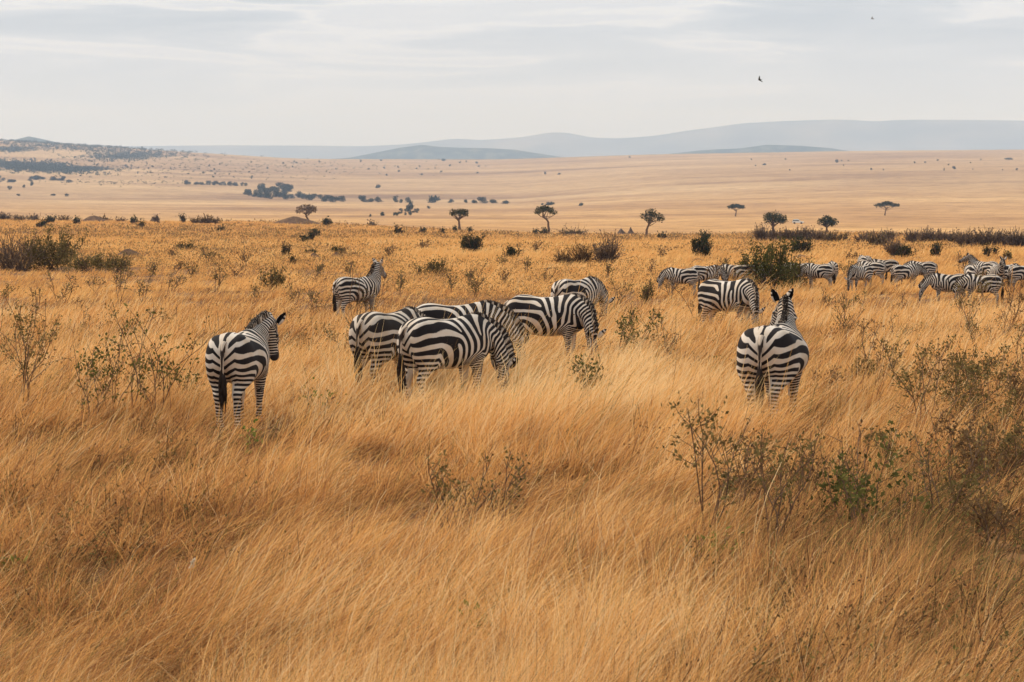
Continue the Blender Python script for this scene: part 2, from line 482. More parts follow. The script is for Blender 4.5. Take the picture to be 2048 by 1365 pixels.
def smin(a, b, k):
    h = np.clip(0.5 + 0.5 * (b - a) / k, 0, 1)
    return b + (a - b) * h - k * h * (1 - h)
NECK0 = np.array([0.40, 0, 1.03]); NA = R(20)
NDIR = np.array([math.cos(NA), 0, math.sin(NA)]); NUP = np.array([-math.sin(NA), 0, math.cos(NA)])
NLEN = 0.66
POLL = NECK0 + NLEN * NDIR
HA = R(-38)
HDIR = np.array([math.cos(HA), 0, math.sin(HA)]); HUP = np.array([-math.sin(HA), 0, math.cos(HA)])
def zebra_sdf(X, Y, Z):
    Y = np.abs(Y)
    def ell(c, r, rot=0.0):
        x, y, z = X - c[0], Y - c[1], Z - c[2]
        if rot:
            cs, sn = math.cos(rot), math.sin(rot)
            x, z = x * cs + z * sn, -x * sn + z * cs
        k0 = np.sqrt((x / r[0]) ** 2 + (y / r[1]) ** 2 + (z / r[2]) ** 2)
        k1 = np.sqrt((x / r[0] ** 2) ** 2 + (y / r[1] ** 2) ** 2 + (z / r[2] ** 2) ** 2) + 1e-9
        return k0 * (k0 - 1) / k1
    def cone(a, b, ra, rb, fy=1.0):
        a = np.array(a, float); b = np.array(b, float)
        d = b - a; d2 = a.copy(); L2 = d[0] ** 2 + (d[1] / fy) ** 2 + d[2] ** 2
        x, y, z = X - a[0], (Y - a[1]) / fy, Z - a[2]
        t = np.clip((x * d[0] + y * d[1] / fy + z * d[2]) / L2, 0, 1)
        return (np.sqrt((x - t * d[0]) ** 2 + (y - t * d[1] / fy) ** 2 + (z - t * d[2]) ** 2) - (ra + (rb - ra) * t)) * (0.5 + 0.5 * fy)
    f = ell((-0.02, 0, 0.925), (0.66, 0.315, 0.335))                # barrel
    f = smin(f, ell((-0.43, 0, 1.035), (0.33, 0.25, 0.265)), 0.10)   # croup
    f = smin(f, ell((0.40, 0, 0.96), (0.27, 0.205, 0.30)), 0.10)     # chest
    f = smin(f, ell((0.30, 0, 1.13), (0.28, 0.075, 0.145)), 0.10)    # withers
    f = smin(f, ell((-0.50, 0.142, 0.93), (0.235, 0.142, 0.33), R(8)), 0.05)   # buttock
    f = smin(f, ell((-0.36, 0.165, 0.82), (0.17, 0.105, 0.23), R(-25)), 0.06)  # stifle
    f = smin(f, ell((0.36, 0.135, 0.93), (0.15, 0.10, 0.27), R(-18)), 0.07)    # shoulder
    # hind leg
    f = smin(f, cone((-0.44, .150, .76), (-0.60, .125, .485), .125, .056), 0.06)
    f = smin(f, cone((-0.60, .125, .485), (-0.565, .122, .13), .050, .037), 0.03)
    f = smin(f, cone((-0.565, .122, .13), (-0.52, .122, .045), .041, .042), 0.02)
    f = smin(f, cone((-0.52, .122, .045), (-0.505, .122, .025), .046, .052), 0.015)
    # front leg
    f = smin(f, cone((0.36, .140, .74), (0.375, .122, .42), .095, .052), 0.06)
    f = smin(f, cone((0.375, .122, .42), (0.365, .120, .13), .046, .035), 0.03)
    f = smin(f, cone((0.365, .120, .13), (0.40, .120, .045), .039, .040), 0.02)
    f = smin(f, cone((0.40, .120, .045), (0.415, .120, .025), .044, .050), 0.015)
    # neck: deep at the base, slim at the throat
    q = lambda t, u: NECK0 + NDIR * t + NUP * u
    f = smin(f, cone(q(-.10, -.02), q(.24, .01), .265, .190, .68), 0.10)
    f = smin(f, cone(q(.24, .01), q(.58, .0), .185, .135, .70), 0.06)
    # head
    g = lambda s, u: POLL + HDIR * s + HUP * u
    f = smin(f, cone(g(.02, -.03), g(.22, -.035), .125, .105, .68), 0.05)
    f = smin(f, cone(g(.12, -.085), g(.26, -.07), .085, .06, .62), 0.04)
    f = smin(f, cone(g(.22, -.035), g(.44, -.055), .092, .062, .66), 0.04)
    f = smin(f, cone(g(.42, -.055), g(.47, -.06), .064, .058, .80), 0.03)
    return f
def wav(p, seed, sc):
    r = np.random.default_rng(seed)
    s = np.zeros(len(p))
    for i in range(7):
        k = r.normal(size=3); k /= np.linalg.norm(k); k *= sc * r.uniform(0.6, 1.6)
        s += np.sin(p @ k + r.uniform(0, 6.3))
    return s / 2.6
_Dk = np.array([-.85, -.45, -.20, -.05, .05, .30, .55, .80, 1.05, 1.45])
_Pk = np.array([.034, .042, .060, .090, .110, .130, .115, .080, .062, .050])
_Dg = np.linspace(-.85, 2.4, 1200)
_Gg = np.concatenate([[0], np.cumsum((_Dg[1] - _Dg[0]) / np.interp(_Dg[:-1], _Dk, _Pk))])
def stripe_field(P, seed):
    """cos of the stripe phase on the rest body: > 0 white, < 0 black"""
    x, y, z = P.T
    x = x + 0.024 * wav(P, seed, 5.0) + 0.010 * wav(P, seed + 1, 14.0)
    z = z + 0.022 * wav(P, seed + 2, 5.0) + 0.010 * wav(P, seed + 3, 14.0)
    px, pz = -0.40, 0.755
    dx, dz = x - px, z - pz
    Dr = np.where(dx < 0, dz, np.sqrt(np.maximum(dx, 0) ** 2 + np.maximum(dz, 0) ** 2) + np.minimum(dz, 0) * np.exp(-np.maximum(dx, 0) / .10))
    Dr = Dr + (.9 * np.maximum(0, .14 - np.abs(y)) + .5 * np.maximum(0, np.abs(y) - .14) * sstep(1.2, 1.05, z)) * sstep(.0, -.35, x) * sstep(.55, .8, z) + 1.6 * np.maximum(0, -.50 - P[:, 0]) ** 2 * sstep(.5, .8, z) - .05 * sstep(-.45, -.05, x) * (1 - sstep(-.05, .2, x))
    t = (P - NECK0) @ NDIR; up = (P - NECK0) @ NUP
    dn = (NECK0[0] - px) + t + 0.12 * up
    fw = sstep(.42, .72, x)
    dfront = dx * (1 - fw) + dn * fw
    b = sstep(-.12, .45, x - .12 * (z - 1.0))
    D = Dr * (1 - b) + dfront * b
    ph = np.interp(D, _Dg, _Gg)
    rr = np.random.default_rng(seed + 9)
    for (fx, fz) in ((-.02, 1.10), (.05, .93), (.30, 1.02), (.62, 1.10)):
        fx += rr.normal() * .05; fz += rr.normal() * .04
        ph = ph + rr.choice([-1, 1]) * np.arctan2(z - fz, x - fx) / (2 * math.pi)
    # foreleg rings with the chevron over the shoulder
    wl = sstep(.90, .70, z + .75 * np.abs(x - .37)) * (np.abs(x - .37) < .32)
    pl = np.interp(.77, _Dg, _Gg) + .25 + (0.88 - z) / (.040 + .022 * sstep(.45, .9, z)) - np.abs(x - .37) * 5.0
    ph = ph * (1 - wl) + pl * wl
    # head
    s = (P - POLL) @ HDIR; u = (P - POLL) @ HUP
    wh = sstep(-.04, .07, s + .25 * (-u)) * (t > .45)
    ph_ch = np.interp(1.46, _Dg, _Gg) + s / .038 - u * 8.0
    ph_fr = np.interp(1.46, _Dg, _Gg) + np.abs(y) / .022
    dor = sstep(.0, .05, u + .02)
    phh = ph_ch * (1 - dor) + ph_fr * dor
    ph = ph * (1 - wh) + phh * wh
    v = np.cos(2 * math.pi * ph)
    # black wider than white on the neck and back, white wider on the haunch and low belly
    v = v + 0.7 * sstep(-.66, -.76, P[:, 0]) * sstep(.5, .7, z) * sstep(1.16, 1.08, z)
    v = v - .12 - .16 * sstep(.8, 1.0, z) * (1 - sstep(-.3, .0, x)) - 0.12 * sstep(.1, .4, x)
    bel = sstep(.68, .60, z) * sstep(.27, .20, np.abs(x)) * (1 - sstep(.08, .20, np.abs(y)))
    v = v * (1 - bel) + .8 * bel
    inner = sstep(.105, .085, np.abs(y)) * sstep(.72, .6, z) * sstep(.2, .35, z) * (np.abs(x) > .25) * (t < .45)
    v = v * (1 - inner) + .7 * inner
    # dark line along the spine, bordered white, running into the tail
    sp = sstep(1.02, 1.10, z) * (1 - sstep(.0, .25, x))
    ay = np.abs(y) + .006 * wav(P, seed + 5, 20.0)
    v = v * (1 - sp * sstep(.062, .05, ay)) + .9 * sp * sstep(.062, .05, ay)
    v = v * (1 - sp * sstep(.027, .02, ay)) - .9 * sp * sstep(.027, .02, ay)
    tone = np.zeros(len(P))
    tone = np.maximum(tone, sstep(.39, .44, s) * (t > .45))            # muzzle
    tone = np.maximum(tone, sstep(.075, .055, P[:, 2]))                   # hooves
    return v, tone
def rot_pts(P, pivot, axis, ang):
    """rotate each point by its own angle about one axis"""
    a = np.asarray(axis, float); a = a / np.linalg.norm(a)
    q = P - pivot
    c = np.cos(ang)[:, None]; s = np.sin(ang)[:, None]
    return pivot + q * c + np.cross(a, q) * s + a * (q @ a)[:, None] * (1 - c)
def pose_pts(P, pose, W=None):
    """P rest points; W optional rest points that carry the weights (for hair rooted at a point)"""
    W = P if W is None else W
    t = (W - NECK0) @ NDIR; up = (W - NECK0) @ NUP
    te = t + .70 * np.minimum(up, .12)
    w1 = sstep(-.02, .36, te); w2 = sstep(.20, .60, te)
    s = (W - POLL) @ HDIR + .35 * -((W - POLL) @ HUP)
    w3 = sstep(-.10, .12, s) * (te > .4)
    Q = P.copy()
    Yax, Zax, Xax = (0, 1, 0), (0, 0, 1), (1, 0, 0)
    np_ = R(pose.get('npitch', 0))
    zin = lambda a: (-math.sin(-a), 0, math.cos(a))        # the vertical, seen before the neck is pitched by a
    Q = rot_pts(Q, POLL, Yax, -w3 * R(pose.get('hpitch', 0)))
    Q = rot_pts(Q, POLL, zin(np_), w3 * R(pose.get('hyaw', 0)))
    M = NECK0 + NDIR * .30
    Q = rot_pts(Q, M, Yax, -w2 * np_ * .42)
    Q = rot_pts(Q, M, zin(np_ * .58), w2 * R(pose.get('nyaw', 0)) * .5)
    B = NECK0 + NDIR * .02
    Q = rot_pts(Q, B, Yax, -w1 * np_ * .58)
    Q = rot_pts(Q, B, Zax, w1 * R(pose.get('nyaw', 0)) * .5)
    # legs: swing at hip and shoulder
    for k, (xs, piv, side) in {'hl': (-1, (-.42, 0, .92), 1), 'hr': (-1, (-.42, 0, .92), -1), 'fl': (1, (.36, 0, .85), 1), 'fr': (1, (.36, 0, .85), -1)}.items():
        a = pose.get(k, 0)
        if a:
            w = sstep(.86, .60, W[:, 2]) * (W[:, 0] * xs > .18) * sstep(-.03, .05, W[:, 1] * side) * (te < .2)
            Q = rot_pts(Q, np.array(piv, float), Yax, -w * R(a))
    g = pose.get('girth', 1.0)
    if g != 1.0:
        w = np.exp(-((W[:, 0] + .18) / .52) ** 2) * (te < .3)
        Q[:, 1] *= 1 + (g - 1) * w
    return Q
def lap_smooth(V, Fq, it=2):
    e = np.concatenate([Fq[:, [0, 1]], Fq[:, [1, 2]], Fq[:, [2, 3]], Fq[:, [3, 0]]])
    deg = np.bincount(e[:, 0], minlength=len(V)) + np.bincount(e[:, 1], minlength=len(V))
    for _ in range(it):
        acc = np.zeros_like(V)
        for c in range(3):
            acc[:, c] = np.bincount(e[:, 0], V[e[:, 1], c], len(V)) + np.bincount(e[:, 1], V[e[:, 0], c], len(V))
        V = V * .5 + .5 * acc / deg[:, None]
    return V
def rest_body(h):
    org = np.array([-.92, -.46, -.06])
    n = np.ceil((np.array([1.62, .46, 1.48]) - org) / h).astype(int)
    ax = [org[i] + np.arange(n[i]) * h for i in range(3)]
    X, Y, Z = np.meshgrid(*ax, indexing='ij', sparse=True)
    V, Fq = surface_nets(zebra_sdf(X, Y, Z).astype(np.float32), org, h)
    return lap_smooth(V, Fq, 2), Fq
REST_NEAR = rest_body(.0135)
REST_FAR = rest_body(.021)
def tube_np(path, radii, n=8, ring0=0):
    path = np.asarray(path, float); radii = np.asarray(radii, float)
    T = np.gradient(path, axis=0); T /= np.linalg.norm(T, axis=1)[:, None] + 1e-9
    ref = np.array([0.0, 1.0, 0.0]) if abs(T[:, 1]).mean() < .8 else np.array([1.0, 0, 0])
    A = np.cross(T, ref); A /= np.linalg.norm(A, axis=1)[:, None] + 1e-9
    B = np.cross(T, A)
    th = np.arange(n) * 2 * math.pi / n
    V = path[:, None] + radii[:, None, None] * (A[:, None] * np.cos(th)[None, :, None] + B[:, None] * np.sin(th)[None, :, None])
    m = len(path)
    i = np.arange(m - 1)[:, None] * n; j = np.arange(n)[None]; j2 = (j + 1) % n
    Fq = np.stack([i + j, i + j2, i + n + j2, i + n + j], -1).reshape(-1, 4)
    return V.reshape(-1, 3), Fq
def hide_mat(name, white, dark):
    m, t, b = pmat(name, .75, .12)
    L = t.links.new
    at = N(t, 'ShaderNodeAttribute', attribute_name='stripe'); tn = N(t, 'ShaderNodeAttribute', attribute_name='tone')
    tc = N(t, 'ShaderNodeTexCoord')
    n2 = N(t, 'ShaderNodeTexNoise', inp={'Scale': 38.0, 'Detail': 3.0})
    L(tc.outputs['Object'], n2.inputs['Vector'])
    ma = N(t, 'ShaderNodeMath', operation='MULTIPLY_ADD'); ma.inputs[1].default_value = .34; L(n2.outputs['Fac'], ma.inputs[0])
    L(at.outputs['Fac'], ma.inputs[2])
    mr = N(t, 'ShaderNodeMapRange', inp={'From Min': .05, 'From Max': .33}); L(ma.outputs[0], mr.inputs['Value'])
    n3 = N(t, 'ShaderNodeTexNoise', inp={'Scale': 4.0, 'Detail': 4.0}); L(tc.outputs['Object'], n3.inputs['Vector'])
    rw = ramp(t, [(.35, tuple(c * f for c, f in zip(white, (.88, .80, .70)))), (.60, white)])
    L(n3.outputs['Fac'], rw.inputs[0])
    mx = N(t, 'ShaderNodeMix', data_type='RGBA'); L(mr.outputs[0], mx.inputs['Factor'])
    mx.inputs['A'].default_value = (*dark, 1); L(rw.outputs[0], mx.inputs['B'])
    m2 = N(t, 'ShaderNodeMix', data_type='RGBA'); L(tn.outputs['Fac'], m2.inputs['Factor'])
    L(mx.outputs['Result'], m2.inputs['A']); m2.inputs['B'].default_value = (.028, .022, .022, 1)
    L(m2.outputs['Result'], b.inputs['Base Color'])
    n4 = N(t, 'ShaderNodeTexNoise', inp={'Scale': 160.0, 'Detail': 2.0}); L(tc.outputs['Object'], n4.inputs['Vector'])
    bp = N(t, 'ShaderNodeBump', inp={'Strength': .25, 'Distance': .006}); L(n4.outputs['Fac'], bp.inputs['Height'])
    L(bp.outputs[0], b.inputs['Normal'])
    return m
HIDE = hide_mat('zebra_hide', (.63, .55, .475), (.0145, .0105, .0105))
HIDE_BROWN = hide_mat('zebra_hide_dusty', (.55, .465, .385), (.022, .015, .012))
EYE_M, _t, _b = pmat('eye_black', .12, .6); _b.inputs['Base Color'].default_value = (.01, .008, .008, 1)
def hair_mat():
    m, t, b = pmat('zebra_hair', .7, .2)
    at = N(t, 'ShaderNodeAttribute', attribute_name='stripe')
    r = ramp(t, [(.38, (.028, .017, .012)), (.62, (.50, .40, .31))])
    mr = N(t, 'ShaderNodeMapRange', inp={'From Min': -1.0, 'From Max': 1.0}); t.links.new(at.outputs['Fac'], mr.inputs['Value'])
    t.links.new(mr.outputs[0], r.inputs[0]); t.links.new(r.outputs[0], b.inputs['Base Color'])
    return m
HAIR = hair_mat()
def crest(t):
    """top line of the rest neck: point and outward direction"""
    rad = np.interp(t, [-.12, .0, .24, .58, .70], [.255, .235, .19, .127, .115])
    return NECK0[None] + NDIR[None] * t[:, None] + NUP[None] * (rad - .018)[:, None]
def make_mane(r, pose, seed, far):
    n = 150 if far else 620
    t = np.linspace(-.06, .70, n) + r.normal(size=n) * .002
    base = crest(np.minimum(t, .66))
    over = np.maximum(t - .64, 0)                       # forelock between the ears
    base = base + HDIR[None] * over[:, None]
    h = np.interp(t, [-.06, .06, .3, .55, .66, .70], [.04, .10, .135, .135, .115, .07]) * r.uniform(.86, 1.08, n)
    lean = r.normal(size=n) * .11; fwd = -.10 + r.normal(size=n) * .07
    d = NUP[None] + NDIR[None] * fwd[:, None]; d[:, 1] += lean
    w = .016 if far else .010
    yb = r.normal(size=n) * .011
    b0 = base.copy(); b0[:, 1] += yb
    tip = b0 + d * h[:, None]; mid = b0 + d * h[:, None] * .78
    V = np.stack([b0 - NDIR * w - [0, .008, 0], b0 + NDIR * w - [0, .008, 0], b0 + [0, .016, 0], mid - NDIR * w * .9 - [0, .006, 0], mid + NDIR * w * .9 - [0, .006, 0], mid + [0, .011, 0], tip], 1)
    Wt = np.repeat(base[:, None], 7, 1)
    i = np.arange(n)[:, None] * 7
    Fq = np.concatenate([i + np.array([0, 1, 4, 3]), i + np.array([1, 2, 5, 4]), i + np.array([2, 0, 3, 5])])
    Ft = np.concatenate([i + np.array([3, 4, 6]), i + np.array([4, 5, 6]), i + np.array([5, 3, 6])])
    v, _ = stripe_field(base, seed)
    top = np.tile(np.array([0, 0, 0, .15, .15, .15, 1.3]), (n, 1))
    S = (v[:, None] - top).ravel()
    V = V.reshape(-1, 3)
    V = pose_pts(V, pose, Wt.reshape(-1, 3))
    return V, [Fq, Ft], np.clip(S, -1, 1)
def make_ear(side, pose):
    """a cupped leaf: rim points swept round a tapering bowl, open to the side and front"""
    nl, na = 9, 9
    L = .205
    pts = []
    ac = np.linspace(R(-125), R(125), na)
    for i in range(nl):
        f = i / (nl - 1)
        w = .056 * (math.sin(math.pi * min(1, (f * .86 + .14))) ** .7) * (1 - .25 * f) + .001
        for a in ac:
            pts.append((f * L, -math.cos(a) * w * .95, math.sin(a) * w))
    P0 = np.array(pts)
    inner = P0.copy(); inner[:, 1:] *= .86; inner[:, 0] = inner[:, 0] * .97 + .004
    V = np.concatenate([P0, inner]); m = nl * na
    q = []
    for i in range(nl - 1):
        for j in range(na - 1):
            a = i * na + j
            q.append((a, a + 1, a + na + 1, a + na)); q.append((m + a, m + a + na, m + a + na + 1, m + a + 1))
        for j, fl in ((0, 1), (na - 1, 0)):
            a = i * na + j
            f4 = (a, a + na, m + a + na, m + a)
            q.append(f4 if fl else f4[::-1])
    fr = np.concatenate([P0[:, 0] / L, P0[:, 0] / L])
    st = np.where(fr > .80, -1.0, np.where((fr > .52) & (fr < .66), -.9, .75))
    st[m:] = -.35                                         # dark hollow
    tn = np.zeros(2 * m)
    # frame: length axis up and out, bowl opening (local +y here = behind) outwards
    up = NUP * .93 + NDIR * pose.get('earf', .10) + np.array([0, .58 * side, 0]); up /= np.linalg.norm(up)
    eo = pose.get('earopen', .75)
    opn = HDIR * eo + np.array([0, .6 * side, 0]); opn -= up * (opn @ up); opn /= np.linalg.norm(opn)
    wid = np.cross(up, opn)
    base = POLL + HDIR * .035 + HUP * .062 + np.array([0, .072 * side, 0])
    Vw = base + V[:, :1] * up + V[:, 1:2] * opn + V[:, 2:3] * wid
    Vw = pose_pts(Vw, pose, np.tile(POLL + HDIR * .3, (len(Vw), 1)))
    return Vw, np.array(q), st, tn
def make_tail(r, pose):
    sw = pose.get('tail', 0.0)
    path = np.array([(-.70, 0, 1.17), (-.755, 0, 1.135), (-.79, .1 * sw, 1.06), (-.80, .25 * sw, .95), (-.80, .35 * sw, .84), (-.79, .4 * sw, .74), (-.78, .4 * sw, .66)])
    V, Fq = tube_np(path, [.040, .034, .027, .023, .021, .019, .014], 9)
    fz = V[:, 2]
    s = np.where(np.abs(V[:, 1] - np.interp(fz, path[::-1, 2], path[::-1, 1])) < .008, -1.0, np.cos(fz / .040 * 2 * math.pi) * 1.5 + .5)
    n = 150
    a = r.uniform(0, 6.3, n); q = np.sqrt(r.uniform(0, 1, n))
    z0 = r.uniform(.60, .84, n)
    x0 = np.interp(z0, path[::-1, 2], path[::-1, 0]); y0 = np.interp(z0, path[::-1, 2], path[::-1, 1])
    root = np.stack([x0 + .018 * np.cos(a), y0 + .018 * np.sin(a), z0], 1)
    ln = r.uniform(.22, .38, n)
    mid = root + np.stack([.035 * np.cos(a) * q, .035 * np.sin(a) * q, -ln * .5], 1)
    tip = root + np.stack([.022 * np.cos(a) * q, .022 * np.sin(a) * q, -ln], 1)
    w = np.stack([-np.sin(a), np.cos(a), 0 * a], 1) * .007
    w2 = np.stack([np.cos(a), np.sin(a), 0 * a], 1) * .007
    TV = np.stack([root - w, root + w, root + w2, mid - w, mid + w, mid + w2, tip], 1).reshape(-1, 3)
    i = np.arange(n)[:, None] * 7
    TQ = np.concatenate([i + np.array([0, 1, 4, 3]), i + np.array([1, 2, 5, 4]), i + np.array([2, 0, 3, 5])])
    TT = np.concatenate([i + np.array([3, 4, 6]), i + np.array([4, 5, 6]), i + np.array([5, 3, 6])])
    return (V, Fq, s), (TV, [TQ, TT], np.full(len(TV), -1.0))
def make_zebra(loc, yaw, k, pose, seed, label, far=False, mat=None):
    r = np.random.default_rng(seed)
    root = empty('zebra', loc, R(yaw))
    root.scale = (k, k, k)
    tag(root, label, 'zebra', 'zebras of the herd grazing in the tall dry grass')
    mat = mat or HIDE
    V0, Fq = REST_FAR if far else REST_NEAR
    v, tone = stripe_field(V0, seed)
    mesh_np('body', pose_pts(V0, pose), Fq, mat, root, {'stripe': v, 'tone': tone})
    mv, mf, ms = make_mane(r, pose, seed, far)
    mesh_np('mane', mv, mf, HAIR, root, {'stripe': ms}, smooth=False)
    (tv, tf, ts), (uv, uf, us) = make_tail(r, pose)
    to = mesh_np('tail', tv, tf, HAIR, root, {'stripe': ts})
    mesh_np('tail_tuft', uv, uf, HAIR, to, {'stripe': us}, smooth=False)
    for side in (1, -1):
        ev, ef, es, et = make_ear(side, pose)
        mesh_np('ear', ev, ef, mat, root, {'stripe': es, 'tone': et})
    if not far:
        for side in (1, -1):
            c = POLL + HDIR * .185 + HUP * .012 + np.array([0, .072 * side, 0])
            th = np.linspace(0, math.pi, 7); pts = []
            sv, sf = tube_np(np.stack([c[0] - .022 * np.cos(th), np.full(7, c[1]), np.full(7, c[2])], 1), .022 * np.sin(th) + 1e-4, 10)
            sv = pose_pts(sv, pose, np.tile(POLL + HDIR * .3, (len(sv), 1)))
            mesh_np('eye', sv, sf, EYE_M, root)
    return root
GRAZE = dict(npitch=-70, hpitch=28)
def grz(**k): return dict(GRAZE, **k)
# ================================================================ the herd
def zebra_at(px, back_py, s, yaw, pose, seed, label, k=1.0, far=False, mat=None):
    """px: photo column of the barrel; s: photo pixels per metre there; the ground carries it"""
    y = F_PX / s
    x = (px - CX) / F_PX * y
    z = float(terrain(x, y))
    SHORT_SPOTS.append((x, y - .9, 1.35, GF))
    return make_zebra((x, y, z), yaw, k, pose, seed, label, far, mat)
GF = 1.05
zebra_at(481, 667, 162, 80, dict(npitch=11, hpitch=-46, nyaw=-14, hyaw=-20, earopen=-.9, hl=4, hr=-3, girth=1.16), 8, 'near zebra on the left seen from behind with its head raised and turned right', k=.935)
SHORT_SPOTS.append((on_ray(485, 23.5)[0], 22.6, 1.8, .95))
GF = 1.05
zebra_at(898, 633, 150, 39, grz(npitch=-80, hpitch=34, nyaw=-20, hr=5, fl=-4), 5, 'grazing zebra in front of the middle group, head down in the grass to the right')
GF = 1.5
zebra_at(782, 637, 142, 58, grz(girth=1.06), 23, 'brown striped zebra half hidden behind the front grazing one, dark tail at left', mat=HIDE_BROWN)
zebra_at(915, 608, 132, 14, grz(npitch=-66, hpitch=30), 31, 'zebra behind the front grazing one with its long neck stretched down right')
zebra_at(1098, 590, 118, -16, grz(npitch=-74, nyaw=-42, hpitch=25, girth=1.08), 42, 'broad side on zebra with head bent low beside its forelegs, in front of another')
zebra_at(1156, 552, 90, 50, grz(npitch=-58, hpitch=10), 51, 'zebra grazing behind the broad side on one, neck arched down to the right')
zebra_at(1460, 557, 92, -42, grz(npitch=-76, nyaw=-38, girth=1.10), 63, 'fat zebra grazing left of the raised head with ears, two hind legs showing')
GF = 1.2
zebra_at(1552, 655, 163, 69, dict(npitch=35, hpitch=-44, nyaw=14, hyaw=40, earopen=-.9, girth=1.38, hl=3, hr=-8), 77, 'large zebra walking away on the right, rump and tail towards us, ears up')
GF = 1.4
zebra_at(716, 556, 73, 40, dict(npitch=52, hpitch=-46, nyaw=16, hyaw=4, earopen=.8), 84, 'small zebra standing alone with raised head and black tipped ears')
GF = 1.6
FARZ = [
    (1362, 528, 51, 168, grz(), 'far grazing zebra at the left end of the distant herd, head down left'),
    (1412, 528, 49, 14, grz(), 'far zebra facing right just behind the leftmost of the distant herd'),
    (1470, 534, 48, 160, grz(), 'dusty brown far zebra between the leftmost pair and the big olive bush'),
    (1512, 533, 48, 20, grz(), 'far zebra half hidden behind the left side of the big olive bush'),
    (1597, 526, 46, 172, grz(), 'far zebra coming out from behind the right side of the olive bush'),
    (1637, 525, 47, 152, grz(), 'far zebra with rump and tail to the right, just right of the olive bush'),
    (1664, 522, 45, 84, grz(), 'small far zebra seen straight from behind, alone right of the olive bush'),
    (1719, 528, 49, -140, grz(nyaw=20), 'far zebra facing us with curved neck stripes and head down'),
    (1742, 530, 45, 150, grz(), 'far zebra whose striped rump shows right of the one facing us'),
    (1728, 521, 40, 100, grz(), 'far zebra whose back only shows above the one facing us'),
    (1766, 522, 43, 176, grz(), 'brownish far zebra standing between the facing one and the long pair'),
    (1812, 521, 48, 22, grz(npitch=-40, hpitch=10), 'far zebra with rump to the left overlapping another head to tail'),
    (1842, 520, 45, 160, grz(), 'far zebra with rump to the right overlapping another head to tail'),
    (1897, 533, 59, 172, grz(npitch=-58, hpitch=22), 'grazing zebra with its dark head down left in front of the right herd'),
    (1962, 525, 60, 170, grz(npitch=-76, hpitch=30), 'standing zebra at the right, neck lowered beside the back of the grazing one'),
    (1944, 523, 49, 95, grz(), 'far zebra whose rounded rump shows just above the right standing pair'),
    (1968, 533, 45, 140, dict(npitch=34, hpitch=-20, nyaw=20), 'far zebra with dark raised head behind the right standing one'),
    (1993, 529, 48, -84, dict(npitch=34, hpitch=-40), 'far zebra facing us with raised head and upright ears near the right edge'),
    (2016, 525, 48, 32, grz(), 'far zebra with striped rump left of the last zebra at the right edge'),
    (2046, 527, 49, 22, grz(), 'last zebra of the distant herd cut by the right edge of the photo'),
]
for i, (px, by, s, yaw, pose, lab) in enumerate(FARZ):
    zebra_at(px, by, s, yaw, pose, 101 + i * 7, lab, k=.89, far=True, mat=HIDE_BROWN if 'brown' in lab else None)
# ================================================================ plants
def tone_mat(name, stops, transl=.25):
    m = bpy.data.materials.new(name); m.use_nodes = True
    t = m.node_tree; t.nodes.clear(); L = t.links.new
    a = N(t, 'ShaderNodeAttribute', attribute_name='tone')
    r = ramp(t, stops); L(a.outputs['Fac'], r.inputs[0])
    d = N(t, 'ShaderNodeBsdfDiffuse'); tr = N(t, 'ShaderNodeBsdfTranslucent')
    L(r.outputs[0], d.inputs['Color']); L(r.outputs[0], tr.inputs['Color'])
    mx = N(t, 'ShaderNodeMixShader', inp={0: transl}); L(d.outputs[0], mx.inputs[1]); L(tr.outputs[0], mx.inputs[2])
    o = N(t, 'ShaderNodeOutputMaterial'); L(mx.outputs[0], o.inputs[0])
    return m
LEAF = {
    'green': tone_mat('leaf_green', [(0, (.040, .040, .014)), (.5, (.105, .100, .030)), (1, (.21, .185, .055))]),
    'olive': tone_mat('leaf_olive', [(0, (.065, .050, .020)), (.5, (.165, .122, .045)), (1, (.29, .21, .08))]),
    'brown': tone_mat('leaf_brown', [(0, (.080, .044, .024)), (.5, (.170, .098, .046)), (1, (.28, .175, .075))]),
    'dark': tone_mat('leaf_dark_green', [(0, (.016, .020, .010)), (.5, (.044, .048, .021)), (1, (.095, .092, .040))]),
    'grey': tone_mat('twig_grey_brown', [(0, (.10, .066, .050)), (.5, (.175, .118, .085)), (1, (.28, .195, .13))]),
    'fresh': tone_mat('leaf_fresh_green', [(0, (.06, .085, .015)), (.5, (.14, .18, .035)), (1, (.26, .29, .07))]),
}
BARK = tone_mat('stem_bark', [(0, (.075, .044, .030)), (.5, (.15, .088, .056)), (1, (.25, .165, .105))], .0)
class Acc:
    def __init__(s): s.V = []; s.Q = []; s.T = []; s.n = 0
    def add(s, V, Q, tone):
        s.V.append(V); s.Q.append(Q + s.n); s.n += len(V)
        s.T.append(np.full(len(V), tone) if np.isscalar(tone) else tone)
    def build(s, name, mat, parent, smooth=True):
        if not s.V: return None
        return mesh_np(name, np.concatenate(s.V), np.concatenate(s.Q), mat, parent, {'tone': np.concatenate(s.T)}, smooth)
def leaf_quads(r, P, D, size, jit=1.0):
    """one folded diamond per point; D preferred direction"""
    n = len(P)
    L_ = D + r.normal(size=(n, 3)) * .75 * jit
    L_ /= np.linalg.norm(L_, axis=1)[:, None] + 1e-9
    S = np.cross(L_, r.normal(size=(n, 3))); S /= np.linalg.norm(S, axis=1)[:, None] + 1e-9
    U = np.cross(S, L_)
    s = (size * r.uniform(.6, 1.35, n))[:, None] if np.isscalar(size) else (size * r.uniform(.6, 1.35, n))[:, None]
    b = P; tip = P + L_ * s
    mid = P + L_ * s * .5 + U * s * .07
    V = np.stack([b, mid + S * s * .27, tip, mid - S * s * .27], 1).reshape(-1, 3)
    Q = np.arange(n * 4).reshape(-1, 4)
    return V, Q
